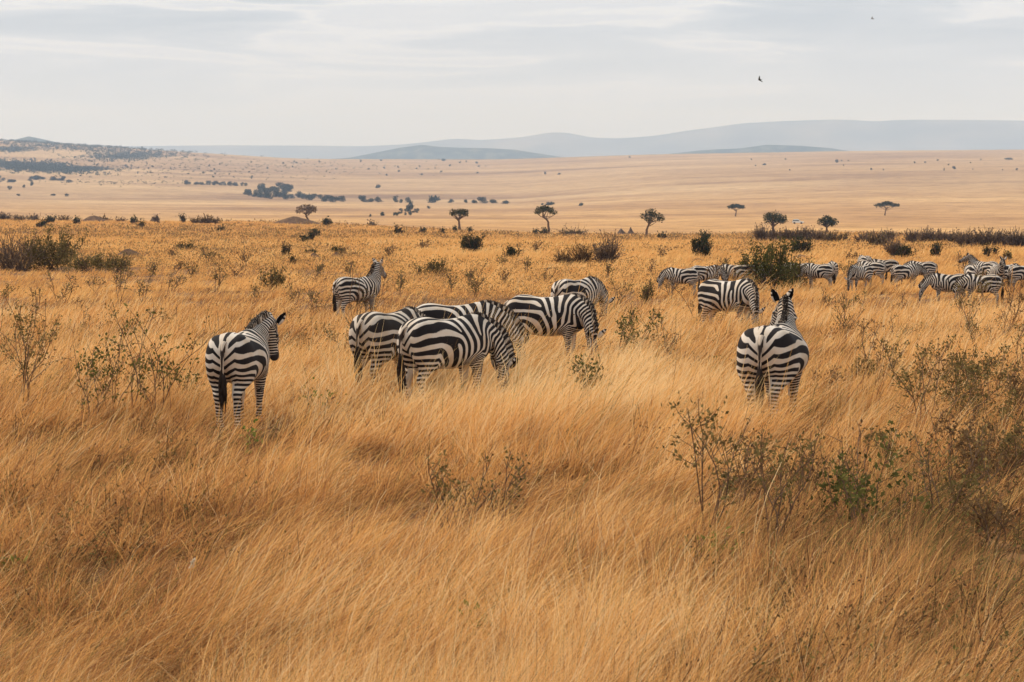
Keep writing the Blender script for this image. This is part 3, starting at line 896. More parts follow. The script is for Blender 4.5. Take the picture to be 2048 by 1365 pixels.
def limb(r, p, d, L_, n, wob, up=.0):
    pts = [np.array(p, float)]; d = np.array(d, float)
    for i in range(n):
        d = d + r.normal(size=3) * wob + np.array([0, 0, up]); d /= np.linalg.norm(d)
        pts.append(pts[-1] + d * L_ / n)
    return np.array(pts), d
def shrub(name, loc, W, H, d, leaf, seed, label, cat, group=None, nstem=7, nleaf=260, leafsize=.05, lean=.10, bushy=.5, stemr=.008, top=.35):
    """open shrub: stems fan out of the ground, fork twice, leaves sit along the outer twigs"""
    r = np.random.default_rng(seed)
    root = empty(name, loc); tag(root, label, cat, group)
    st = Acc(); lf = Acc()
    rmin = .00013 * d
    anch = []; adir = []
    for i in range(nstem):
        az = r.uniform(0, 6.283); k = r.uniform(.1, 1)
        dirv = np.array([math.cos(az) * W * .5 * k + lean * H, math.sin(az) * W * .4 * k, H * r.uniform(.85, 1.2)])
        dirv[:2] *= 1.15
        Ls = np.linalg.norm(dirv) * r.uniform(.8, 1.02); dirv /= np.linalg.norm(dirv)
        p0 = np.array([r.normal() * W * .06, r.normal() * W * .06, -.03])
        pts, _ = limb(r, p0, dirv, Ls, 7, .17, .02)
        rad = np.maximum(np.linspace(stemr, stemr * .3, 8), rmin)
        V, Q = tube_np(pts, rad, 5); st.add(V, Q, r.uniform(.2, .9))
        for j in range(int(4 + 5 * bushy)):
            f = r.uniform(.30, .95); idx = f * 7; i0 = int(idx)
            q = pts[i0] + (pts[min(i0 + 1, 7)] - pts[i0]) * (idx - i0)
            bd = dirv * .8 + r.normal(size=3) * .55; bd[2] = abs(bd[2]) * .8 + .15; bd /= np.linalg.norm(bd)
            bp, _ = limb(r, q, bd, Ls * (1 - f * .6) * r.uniform(.25, .5), 4, .14, .03)
            V, Q = tube_np(bp, np.maximum(np.linspace(stemr * .45, stemr * .2, 5), rmin * .8), 4); st.add(V, Q, r.uniform(.2, .9))
            for m_ in range(6):
                t = r.uniform(.15, 1) ** .7 * 4; a0 = min(int(t), 3)
                anch.append(bp[a0] + (bp[a0 + 1] - bp[a0]) * (t - a0)); adir.append(bp[a0 + 1] - bp[a0])
        for m_ in range(5):
            t = r.uniform(top, 1) * 7; a0 = min(int(t), 6)
            anch.append(pts[a0] + (pts[a0 + 1] - pts[a0]) * (t - a0)); adir.append(pts[a0 + 1] - pts[a0])
    anch = np.array(anch); adir = np.array(adir); adir /= np.linalg.norm(adir, axis=1)[:, None] + 1e-9
    wgt = r.uniform(0, 1, len(anch)) ** 5; wgt /= wgt.sum()
    pick = r.choice(len(anch), nleaf, p=wgt)
    P = anch[pick] + r.normal(size=(nleaf, 3)) * leafsize * .95
    V, Q = leaf_quads(r, P, adir[pick] * .7 + np.array([0, 0, .1]), leafsize)
    tone = np.clip(.5 + (wgt[pick] / wgt.max() - .3) * .2 + r.normal(size=nleaf) * .24, 0, 1)
    lf.add(V, Q, np.repeat(tone, 4))
    st.build('stems', BARK, root); lf.build('leaves', LEAF[leaf], root, False)
    return root
def crown_pts(r, lobes, n, shell=.55):
    """points through a set of ellipsoid lobes (cx,cy,cz,rx,ry,rz), denser near their skins; returns points, outward dirs, lobe id"""
    lob = np.array(lobes); vol = lob[:, 3] * lob[:, 5]; vol = vol / vol.sum()
    k = r.choice(len(lob), n, p=vol)
    u = r.normal(size=(n, 3)); u /= np.linalg.norm(u, axis=1)[:, None]
    rad = np.where(r.uniform(0, 1, n) < shell, r.uniform(.82, 1.08, n), r.uniform(0, 1, n) ** .5)
    P = lob[k, :3] + u * rad[:, None] * lob[k, 3:]
    return P, u, k
def bush(name, loc, W, H, d, leaf, seed, label, cat, group=None, n=700, nl=9, twigs=14, flat=1.0, sprigs=10, parts=True, lsz=None):
    """dense bush: lobes of foliage on short stems, ragged top with sprigs"""
    r = np.random.default_rng(seed)
    root = empty(name, loc); tag(root, label, cat, group)
    lobes = []
    for i in range(nl):
        x = r.uniform(-.36, .36) * W; hh = math.sqrt(max(.05, 1 - (x / (W * .52)) ** 2))
        lobes.append((x, r.uniform(-.25, .25) * W, H * r.uniform(.2, .66) * hh, W * r.uniform(.12, .21), W * r.uniform(.12, .2), H * r.uniform(.17, .30)))
    P, u, k = crown_pts(r, lobes, n)
    P[:, 2] = np.abs(P[:, 2])
    sz = lsz or max(.035, .00085 * d)
    # sprigs stick out of the top
    S = []
    st = Acc()
    for i in range(sprigs):
        b = lobes[r.integers(nl)]
        pts, _ = limb(r, (b[0] + r.normal() * b[3] * .5, b[1], b[2]), (r.normal() * .35 + .1, r.normal() * .3, 1), H * r.uniform(.30, .58), 4, .12)
        V, Q = tube_np(pts, np.maximum(np.linspace(.008, .004, 5), .00012 * d), 4); st.add(V, Q, r.uniform(0, .6))
        for q in pts[1:]:
            S.append(q + r.normal(size=(max(2, n // 160), 3)) * sz * .9)
    for i in range(twigs):
        az = r.uniform(0, 6.283)
        pts, _ = limb(r, (r.normal() * W * .07, r.normal() * W * .07, -.02), (math.cos(az) * W * .35, math.sin(az) * W * .3, H * .7), H * r.uniform(.6, .95), 5, .12)
        V, Q = tube_np(pts, np.maximum(np.linspace(.022, .006, 6), .00012 * d), 5); st.add(V, Q, r.uniform(0, .8))
    if S:
        S = np.concatenate(S); P = np.concatenate([P, S]); u = np.concatenate([u, np.tile([0, 0, 1.0], (len(S), 1))])
        k = np.concatenate([k, np.zeros(len(S), int)])
    V, Q = leaf_quads(r, P, u * .8 + np.array([0, 0, .3]), sz, 1.0)
    lt = r.uniform(-.18, .18, nl)
    tone = np.clip(.48 + lt[k] + r.normal(size=len(P)) * .22, 0, 1)
    lf = Acc(); lf.add(V, Q, np.repeat(tone, 4))
    st.build('stems', BARK, root); lf.build('leaves', LEAF[leaf], root, False)
    return root
def thicket(name, loc, W, H, d, seed, label, cat, group=None, n=260, leaf='grey', nleaf=240):
    """leafless twiggy bush: many thin stems fanning to a ragged dome"""
    r = np.random.default_rng(seed)
    root = empty(name, loc); tag(root, label, cat, group)
    st = Acc(); P = []
    for i in range(n):
        x0 = r.uniform(-.30, .30) * W; y0 = r.uniform(-.22, .22) * W
        e = math.sqrt(max(.06, 1 - (x0 / (W * .5)) ** 2))
        dv = np.array([x0 * 1.0 + r.normal() * W * .16, y0 * .8 + r.normal() * W * .12, H * e * r.uniform(.45, 1.15)])
        pts, _ = limb(r, (x0 * .6, y0 * .6, -.02), dv / np.linalg.norm(dv), np.linalg.norm(dv) * r.uniform(.6, 1.0), 4, .26, .03)
        V, Q = tube_np(pts, np.maximum(np.linspace(.010, .003, 5), .00010 * d * r.uniform(.6, 1.4)), 3); st.add(V, Q, r.uniform(0, 1))
        P.append(pts[2:])
    P = np.concatenate(P); P = P[r.integers(0, len(P), nleaf)] + r.normal(size=(nleaf, 3)) * .03
    lf = Acc(); V, Q = leaf_quads(r, P, np.tile([0.1, 0, .8], (nleaf, 1)), max(.03, .0009 * d)); lf.add(V, Q, np.repeat(r.uniform(0, 1, nleaf), 4))
    st.build('twigs', LEAF['grey'] if leaf != 'brown' else LEAF['brown'], root); lf.build('leaves', LEAF[leaf], root, False)
    return root
def px_size(w, h, y):
    return w * y / F_PX, h * y / F_PX
def acacia(px, base, r_m, trunk, lobes, wpx, seed, label, n=900, leaf='dark', trk=.16, limbs=5):
    """trunk: photo offsets (dx,dy up) from the foot; lobes: (dx, dy up, half width, half height) in photo pixels"""
    r = np.random.default_rng(seed)
    if base is None: x, y, z = on_ray(px, r_m)
    else: x, y, z = at(px, base, 380, 434)
    s = y / F_PX
    root = empty('acacia_tree', (x, y, z)); tag(root, label, 'tree', 'acacia trees on the plain')
    st = Acc()
    tp = np.array([(dx * s, r.normal() * .05, dy * s) for dx, dy in trunk]); tp[0, 2] -= .2
    rad = np.linspace(trk * 1.15, trk * .62, len(tp)); rad[0] *= 1.35
    tt = np.linspace(0, 1, len(tp)); fine = np.linspace(0, 1, 14)
    tpf = np.stack([np.interp(fine, tt, tp[:, i]) for i in range(3)], 1); tpf[1:-1] += r.normal(size=(12, 3)) * .04
    V, Q = tube_np(tpf, np.interp(fine, tt, rad), 8); st.add(V, Q, .5)
    L3 = []
    for dx, dy, hw, hh in lobes:
        for q in range(2):
            L3.append((dx * s + r.normal() * hw * s * .25, r.normal() * wpx * s * .2, dy * s + r.normal() * hh * s * .15, hw * s * .95, hw * s * .95, hh * s * 1.0))
    for i in range(limbs * 2):
        e = L3[i % len(L3)]
        end = np.array(e[:3]) + r.normal(size=3) * np.array(e[3:]) * .5
        a = tpf[r.integers(8, 13)]
        midp = a * .45 + end * .55 + np.array([0, 0, -.12 * np.linalg.norm(end - a)])
        f = np.linspace(0, 1, 6)[:, None]
        pts = a * (1 - f) ** 2 + 2 * midp * f * (1 - f) + end * f ** 2
        V, Q = tube_np(pts, np.linspace(trk * .42, trk * .12, 6), 5); st.add(V, Q, .4)
    P, u, k = crown_pts(r, L3, n, .6)
    low = P[:, 2] < np.array(L3)[k, 2] - np.array(L3)[k, 5] * .55
    P = P[~low | (r.uniform(0, 1, len(P)) < .4)]; k = k[:len(P)]
    V, Q = leaf_quads(r, P, r.normal(size=(len(P), 3)) * .5 + np.array([0, 0, .6]), max(.27, .0008 * y))
    lf = Acc(); lf.add(V, Q, np.repeat(np.clip(.45 + r.normal(size=len(P)) * .26, 0, 1), 4))
    st.build('trunk', BARK, root); lf.build('crown', LEAF[leaf], root, False)
    return root
G_AC = 'acacia'
acacia(620, 445, 0, [(0, 0), (-3, 8), (-7, 16), (-9, 22)], [(-18, 26, 8, 7), (-9, 30, 9, 7), (2, 29, 9, 7), (9, 28, 7, 6), (-2, 22, 7, 4)], 43, 1, 'bare limbed acacia with a leaning trunk beside the brown earth mound', leaf='grey', n=1000, trk=.22)
acacia(919, 464, 0, [(0, 0), (0, 12), (-1, 22), (0, 30)], [(-10, 38, 8, 6), (0, 41, 9, 6), (10, 38, 8, 6), (-13, 34, 5, 3), (14, 33, 4, 3), (0, 36, 9, 5)], 38, 2, 'mushroom shaped acacia with a thick straight bare trunk', leaf='dark', n=900, trk=.24, limbs=7)
acacia(1097, 476, 0, [(0, 0), (0, 14), (-1, 26), (-5, 31), (-10, 35), (-11, 40)], [(-17, 48, 10, 7), (-6, 52, 10, 6), (5, 48, 10, 6), (10, 43, 7, 4), (-22, 44, 6, 3)], 43, 3, 'acacia with a kinked trunk bending left under a wide crown', n=1000, trk=.2)
acacia(1292, 475, 0, [(0, 0), (1, 12), (4, 22), (6, 30)], [(0, 40, 12, 7), (10, 45, 13, 8), (20, 38, 12, 8), (29, 34, 8, 5), (5, 33, 8, 4)], 46, 4, 'acacia with spreading low right limb, right of the twin grey mounds', n=1200, trk=.22)
acacia(1545, 468, 0, [(0, 0), (0, 10), (0, 16), (2, 22)], [(-10, 30, 11, 10), (2, 36, 14, 10), (14, 30, 12, 9), (3, 28, 16, 8), (-12, 36, 8, 7), (20, 27, 7, 5)], 48, 5, 'large dense dark round acacia just left of the white car', n=1800, trk=.3)
acacia(1653, 468, 0, [(0, 0), (0, 8), (-1, 14)], [(-10, 22, 9, 7), (-3, 28, 10, 7), (9, 22, 11, 8), (0, 20, 13, 6)], 38, 6, 'smaller dense dark acacia with a notched crown, right of the white car', n=1400, trk=.24)
acacia(1470, None, 1040, [(0, 0), (1, 7), (3, 14)], [(-6, 18, 8, 2.6), (4, 20, 10, 3), (12, 18, 7, 2.4)], 33, 7, 'small far umbrella acacia with flat crown, the left one of two on the pale plain', n=900, leaf='dark', trk=.28)
acacia(1768, None, 1040, [(0, 0), (1, 8), (4, 16)], [(-6, 20, 11, 3), (6, 23, 12, 3.6), (17, 20, 9, 2.8)], 40, 8, 'far umbrella acacia with wide flat crown alone on the plain right of the car', n=1000, leaf='dark', trk=.28)
# ---- dark bushes on the near rise: column, foot row, width, height, leaf, label
DB = [
    (945, 507, 43, 33, 'dark', 'dark green bush with a pointed top, standing right of the middle of the rise'),
    (1026, 519, 33, 20, 'dark', 'low dark green bush left of the dry branched bush'),
    (1398, 520, 46, 40, 'dark', 'tall dark green bush behind the left end of the distant herd'),
    (1600, 512, 42, 28, 'dark', 'dark round bush behind the big olive bush'),
    (655, 453, 20, 16, 'dark', 'small pointed dark bush right of the leaning acacia'),
    (797, 472, 19, 15, 'dark', 'small dark bush on the crest between the two left acacias'),
    (572, 513, 15, 20, 'dark', 'small upright dark bush left of the two low mounds'),
    (610, 488, 19, 11, 'dark', 'low dark bush left of the upright pair of dark bushes'),
    (622, 485, 11, 18, 'dark', 'narrow upright dark bush, lower one of a close pair'),
    (632, 475, 14, 14, 'dark', 'small dark bush, upper one of a close pair below the earth mound'),
    (586, 531, 13, 11, 'dark', 'tiny dark bush in the grass above the lone standing zebra, far left of it'),
    (312, 446, 17, 12, 'grey', 'round grey green bush on the left skyline of the rise'),
    (367, 447, 10, 14, 'dark', 'small conical dark bush left of the wide grey thicket'),
    (86, 458, 22, 14, 'dark', 'dark bush with a flat top just below the left skyline'),
    (101, 448, 17, 13, 'dark', 'dark bush on the left skyline above the flat topped one'),
    (155, 449, 14, 10, 'dark', 'small dark bush left of the low skyline mound'),
    (268, 450, 17, 10, 'dark', 'small dark bush at the right foot of the low skyline mound'),
    (285, 457, 7, 10, 'olive', 'tiny upright olive bush below the left skyline'),
    (440, 467, 16, 9, 'dark', 'small dark bush below the wide grey thicket'),
    (370, 502, 40, 9, 'dark', 'flat dark bush spread low in the left grass'),
    (1087, 473, 15, 11, 'dark', 'small dark bush at the left of the kinked acacia'),
    (1070, 471, 10, 8, 'dark', 'tiny dark bush two steps left of the kinked acacia'),
    (1324, 480, 20, 11, 'dark', 'small dark bush right of the acacia beside the grey mounds'),
    (1873, 516, 24, 23, 'dark', 'dark bush standing behind the long pair of far zebras'),
    (1974, 516, 15, 16, 'dark', 'small dark bush behind the raised heads at the right'),
    (1990, 513, 6, 11, 'dark', 'thin dark bush just right of another behind the raised zebra heads'),
    (2014, 520, 14, 9, 'olive', 'low olive bush behind the last zebras at the right edge'),
    (845, 468, 10, 7, 'dark', 'tiny dark bush on the crest left of the mushroom shaped acacia, first of three'),
    (884, 470, 8, 6, 'dark', 'tiny dark bush on the crest left of the mushroom shaped acacia, middle of three'),
    (910, 466, 8, 8, 'dark', 'tiny dark bush touching the left of the mushroom shaped acacia trunk'),
    (940, 467, 9, 7, 'dark', 'tiny dark bush right of the mushroom shaped acacia'),
    (745, 452, 20, 6, 'grey', 'flat grey bush on the crest right of the small pointed dark bush'),
    (1808, 516, 36, 17, 'dark', 'low dark bush joined to a brown one behind the facing far zebra'),
    (1536, 586, 124, 84, 'green', 'big olive green bush hiding part of the distant herd'),
    (1490, 582, 66, 40, 'olive', 'loose olive bush at the left foot of the big olive bush'),
    (1588, 582, 60, 48, 'olive', 'loose olive bush at the right foot of the big olive bush'),
    (1294, 608, 30, 30, 'olive', 'small dense olive bush in open grass left of the fat grazing zebra'),
    (105, 542, 104, 64, 'olive', 'large loose olive bush at the left beside the dry brown one'),
    (178, 546, 70, 30, 'olive', 'low loose olive bush right of the large loose olive one'),
    (232, 548, 60, 26, 'olive', 'low olive bush below the brown mound on the left'),
    (544, 582, 48, 36, 'olive', 'olive bush in the grass left of the lone standing zebra'),
    (878, 553, 55, 20, 'olive', 'low wide olive bush right of the lone standing zebra'),
    (1412, 482, 16, 15, 'dark', 'small dark bush peeping above the tall dark green one'),
]
for i, (px, by, w, h, leaf, lab) in enumerate(DB):
    x, y, z = at(px, by)
    W, H = px_size(w, h, y)
    loose = leaf in ('olive', 'green')
    bush('bush', (x, y, z), W, H * 1.05 + .25, y, leaf, 300 + i, lab, 'bush', n=int(min(3600, max(130, (.45 if leaf == 'olive' else .55 if loose else 1.2) * w * h))), nl=6 + int(w / 9), sprigs=int(6 + w / 5), lsz=max(.065, .0011 * y) if loose else None)
# ---- grey leafless thickets along the crest
TH = []
for j, (px, by, w, h) in enumerate([(1522, 484, 34, 26), (1546, 484, 34, 18), (1570, 484, 36, 19), (1594, 484, 36, 21), (1614, 484, 34, 22), (1637, 485, 34, 17)]):
    TH.append((px, by, w, h, 'grey', 'leafless thicket bush of the row beneath the white car, %s' % ['its left end', 'under the round acacia', 'right of that acacia', 'third from its left end', 'its highest middle', 'left of the olive ones'][j], 'thicket row below the white car'))
for j, (px, by, w, h) in enumerate([(1660, 486, 34, 16), (1684, 486, 32, 12)]):
    TH.append((px, by, w, h, 'olive', ['olive thicket bush below the notched acacia, its trunk in front', 'low olive thicket bush at the right end of the row below the white car'][j], 'thicket row below the white car'))
TH += [
    (1728, 491, 34, 19, 'grey', 'grey thicket bush left of a greener one, left of the small tree', None),
    (1754, 495, 44, 26, 'olive', 'greenish thicket bush between grey ones near the right', None),
    (1777, 484, 22, 20, 'grey', 'small grey tree like bush on the pale grass near the right', None),
    (1793, 478, 8, 8, 'grey', 'tiny grey bush right of the small grey tree like bush', None),
    (1788, 513, 36, 30, 'grey', 'brown grey thicket bush joined to a low dark one above the far herd', None),
    (1822, 488, 27, 21, 'grey', 'round grey bush at the left of the right hand thicket line', None),
    (1852, 487, 34, 24, 'grey', 'second grey bush of the right hand thicket line, wide and round', None),
    (1880, 487, 32, 20, 'grey', 'third grey bush of the right hand thicket line, with a gap beneath', None),
    (1906, 488, 30, 18, 'grey', 'fourth and lowest grey bush of the right hand thicket line', None),
]
for j, px in enumerate([1928, 1952, 1976, 2000, 2024, 2050]):
    TH.append((px, 497, (36, 30, 38, 27, 34, 36)[j], (30, 25, 34, 27, 33, 29)[j], 'grey', 'dense brown thicket bush of the long hedge at the right, %s' % ['its left end', 'next to its left end', 'left of its middle', 'right of its middle', 'near the photo edge', 'cut by the photo edge'][j], 'long thicket hedge at the right'))
TH += [
    (395, 449, 30, 14, 'brown', 'left third of the wide domed brown thicket on the left skyline', 'wide domed thicket'),
    (414, 449, 34, 17, 'brown', 'tallest middle bush of the domed brown thicket on the left skyline', 'wide domed thicket'),
    (434, 449, 26, 12, 'brown', 'right end bush of the domed brown thicket on the left skyline', 'wide domed thicket'),
    (8, 441, 40, 13, 'grey', 'grey thicket bush on the skyline at the left edge', None),
    (40, 441, 34, 9, 'grey', 'low grey thicket bush on the left skyline next to the edge one', None),
    (68, 441, 28, 11, 'grey', 'grey thicket bush on the left skyline above the dark bushes', None),
    (130, 441, 30, 10, 'brown', 'rounded brown thicket bush on the left skyline', None),
    (213, 443, 34, 8, 'brown', 'low brown thicket bush on the skyline right of the low mound', None),
    (245, 445, 28, 7, 'brown', 'lowest brown thicket bush on the skyline right of the low mound', None),
    (30, 542, 125, 84, 'grey', 'big dry brown bush of bare twigs at the left edge', None),
    (1213, 533, 54, 62, 'grey', 'dark dry bush of upswept bare branches in the middle distance', None),
    (1166, 533, 40, 42, 'brown', 'thin pale brown bush left of the dark dry branched one', None),
    (1128, 533, 40, 26, 'brown', 'faint brown twiggy bush, second left of the dark dry branched one', None),
    (1145, 473, 60, 11, 'olive', 'low grassy olive thicket right of the kinked acacia', None),
]
for i, (px, by, w, h, leaf, lab, grp) in enumerate(TH):
    x, y, z = at(px, by)
    W, H = px_size(w, h, y)
    big = w * h
    H += .55 if 483 < by < 500 else .30
    thicket('thicket_bush', (x, y, z), W, H, y, 500 + i, lab, 'bush', grp, n=int(min(230, max(50, big * (.34 if leaf != 'brown' else .16)))), leaf=leaf, nleaf=int(min(1200, max(60, big * .35))))
# ---- open shrubs in the grass: column, foot row, width, height, leaf, leaves, label
SH = [
    (42, 838, 130, 185, 'olive', 380, 'tall leafy shrub with many upright stems at the left edge'),
    (170, 862, 100, 140, 'green', 150, 'forked shrub with a few dark leaf bunches right of the left edge shrub'),
    (262, 852, 70, 215, 'olive', 170, 'tallest thin shrub with bare reddish twig tops left of the near zebra'),
    (308, 856, 90, 160, 'green', 150, 'open leafy shrub leaning right, left of the near zebra'),
    (365, 838, 55, 70, 'green', 80, 'small shrub with a bent stem close to the left of the near zebra'),
    (222, 850, 70, 150, 'green', 110, 'slender two stemmed shrub between forked shrub and tallest thin shrub'),
    (160, 695, 110, 45, 'olive', 90, 'low sprawling branch with leaves in the grass above the forked shrub'),
    (325, 675, 75, 40, 'olive', 80, 'low spray of yellowish leaves up the slope left of the near zebra'),
    (632, 834, 44, 34, 'fresh', 40, 'small fresh green herb right of the near zebra'),
    (505, 912, 40, 26, 'fresh', 36, 'small bright green tuft of leaves below the near zebra'),
    (686, 735, 36, 75, 'olive', 190, 'narrow olive shrub just left of the brown striped zebra'),
    (712, 700, 60, 110, 'olive', 90, 'sparse tall twigs left behind the brown striped zebra'),
    (626, 645, 62, 55, 'olive', 130, 'open olive shrub in front left of the lone standing zebra'),
    (712, 648, 90, 62, 'olive', 150, 'sparse shrub in front of the legs of the lone standing zebra'),
    (800, 600, 36, 42, 'olive', 110, 'olive shrub right of the lone standing zebra'),
    (950, 600, 60, 56, 'olive', 150, 'wide olive shrub in the grass behind the middle group'),
    (1232, 622, 36, 40, 'olive', 90, 'small twiggy shrub right of the zebra with arched neck'),
    (1055, 700, 44, 60, 'brown', 150, 'dry brown shrub below the head of the long necked zebra'),
    (1172, 745, 34, 90, 'brown', 90, 'thin dry shrub beside the forelegs of the broad side on zebra'),
    (1180, 820, 76, 84, 'green', 360, 'dark olive forked shrub below the broad side on zebra'),
    (1232, 752, 50, 100, 'green', 170, 'slender shrub of reddish dotted stems right of the broad side on zebra'),
    (1268, 740, 64, 80, 'green', 170, 'fan of thin stems with dotted leaves, second right of the broad side on zebra'),
    (1308, 728, 40, 60, 'olive', 60, 'small pale green sprig in open grass, right of the fan of thin stems'),
    (1330, 735, 30, 55, 'olive', 60, 'small upright sprig farthest right of the three in open grass'),
    (1393, 668, 54, 110, 'brown', 170, 'tall thin twiggy shrub in front of the fat grazing zebra'),
    (1420, 672, 70, 55, 'olive', 200, 'olive shrub at the feet of the fat grazing zebra'),
    (1688, 702, 70, 95, 'olive', 130, 'two stemmed sparse shrub right of the large zebra walking away'),
    (1705, 640, 50, 50, 'olive', 80, 'small sparse shrub above the two stemmed one at the right'),
    (1640, 640, 40, 40, 'olive', 60, 'little sparse shrub behind the ears of the large zebra walking away'),
    (1700, 800, 110, 60, 'olive', 260, 'low olive brush right of the legs of the large zebra walking away'),
    (1745, 800, 60, 110, 'brown', 120, 'dry upright twigs rising from the low olive brush'),
    (1850, 905, 190, 210, 'olive', 480, 'big branching shrub with a forked trunk at the right'),
    (1905, 860, 120, 160, 'olive', 420, 'leafy crown leaning behind the big branching shrub at the right'),
    (1960, 900, 190, 150, 'olive', 420, 'dense dark olive shrub right of the big branching one'),
    (2030, 890, 110, 150, 'brown', 360, 'brown tangled shrub cut by the right edge'),
    (1410, 1095, 110, 275, 'olive', 300, 'tall twiggy shrub with clumped leaves low right of the middle'),
    (1470, 1060, 90, 170, 'brown', 160, 'thin brown shrub next to the tall twiggy one low right of the middle'),
    (1540, 1110, 100, 260, 'olive', 230, 'straight stemmed shrub with small dark leaf tops, second tall one from the middle'),
    (1700, 1075, 60, 180, 'brown', 40, 'single bare curved stem rising in the right foreground'),
    (1740, 1085, 190, 170, 'green', 230, 'wide low shrub of broad green leaves in the right foreground'),
    (1890, 1060, 200, 190, 'olive', 260, 'loose olive shrub at the right above the dark grass'),
    (1985, 1010, 130, 150, 'brown', 320, 'brown green tangle at the right edge below the dense dark olive shrub'),
    (908, 1100, 130, 165, 'olive', 150, 'open shrub with bent stems alone in the middle foreground'),
    (985, 1075, 90, 130, 'olive', 120, 'weak shrub half sunk in grass right of the bent stemmed one'),
    (1420, 1150, 90, 50, 'fresh', 60, 'small fresh green herb at the foot of the tall twiggy shrub'),
    (20, 1178, 40, 26, 'fresh', 30, 'small green sprig at the left edge low in the photo'),
    (1932, 655, 60, 70, 'olive', 120, 'olive shrub in the grass below the grazing dark headed zebra'),
    (1950, 720, 60, 95, 'olive', 170, 'upright olive shrub near the right edge, half way up the slope'),
    (2010, 695, 70, 110, 'brown', 170, 'tall brown shrub near the right edge below the standing zebra'),
    (2040, 760, 50, 110, 'olive', 140, 'olive shrub cut by the right edge, above the brown tangled one'),
    (1965, 628, 40, 60, 'olive', 90, 'small leafy shrub right below the standing far zebra'),
    (1925, 560, 34, 40, 'brown', 60, 'thin brown sprig in front of the right pair of far zebras'),
    (118, 612, 66, 50, 'olive', 110, 'open pale shrub below the large loose olive bush'),
    (190, 592, 40, 34, 'olive', 70, 'small pale shrub right of the open pale one on the left'),
    (70, 610, 36, 26, 'olive', 50, 'tiny sparse shrub left of the open pale one'),
    (4, 606, 20, 32, 'green', 60, 'green shrub cut by the left edge half way up'),
    (238, 608, 60, 66, 'olive', 120, 'slanting shrub of leafy sprigs on the left slope'),
    (285, 612, 40, 46, 'olive', 90, 'upright sparse shrub right of the slanting one'),
    (336, 590, 40, 38, 'olive', 70, 'small dark shrub right of the upright sparse one on the left slope'),
    (380, 560, 30, 26, 'olive', 90, 'rounded olive shrub up the left slope'),
    (432, 586, 46, 44, 'olive', 140, 'olive shrub with purple twigs up the slope from the near left zebra'),
    (470, 560, 24, 20, 'brown', 50, 'tiny brown shrub left of the olive bush near the lone zebra'),
    (627, 565, 36, 34, 'olive', 100, 'narrow olive shrub between the olive bush and the lone standing zebra'),
    (418, 528, 34, 20, 'olive', 110, 'dark olive shrub below the flat dark bush on the left'),
    (345, 522, 26, 18, 'brown', 60, 'small brown shrub right of the brown mound'),
    (490, 535, 30, 24, 'brown', 60, 'faint brown shrub left of the tiny dark bush'),
    (700, 560, 30, 26, 'olive', 70, 'small shrub directly behind the rump of the lone standing zebra'),
    (935, 575, 30, 26, 'olive', 60, 'little shrub above the wide olive shrub behind the middle group'),
    (1050, 552, 24, 26, 'olive', 60, 'small upright shrub left above the zebra with arched neck'),
    (1085, 578, 24, 34, 'olive', 60, 'thin shrub touching the rump side of the zebra with arched neck'),
    (1005, 540, 30, 20, 'olive', 60, 'small olive shrub below the low dark green bush'),
    (1215, 560, 40, 26, 'olive', 70, 'low sparse shrub below the dark dry branched bush'),
    (1300, 560, 24, 30, 'brown', 50, 'thin brown sprig left of the distant herd'),
    (1690, 560, 30, 30, 'olive', 70, 'small shrub below the far zebra seen from behind'),
    (1630, 562, 50, 24, 'fresh', 90, 'yellow green low shrub at the right foot of the big olive bush'),
    (1800, 640, 34, 40, 'brown', 60, 'faint brown sprig in the open grass below the far herd'),
    (1790, 700, 60, 40, 'olive', 90, 'low sparse shrub in open grass right of the two stemmed one'),
    (1560, 1190, 60, 30, 'olive', 30, 'tiny olive sprig low in the right foreground'),
    (935, 1300, 40, 26, 'fresh', 26, 'tiny green sprig near the bottom middle'),
]
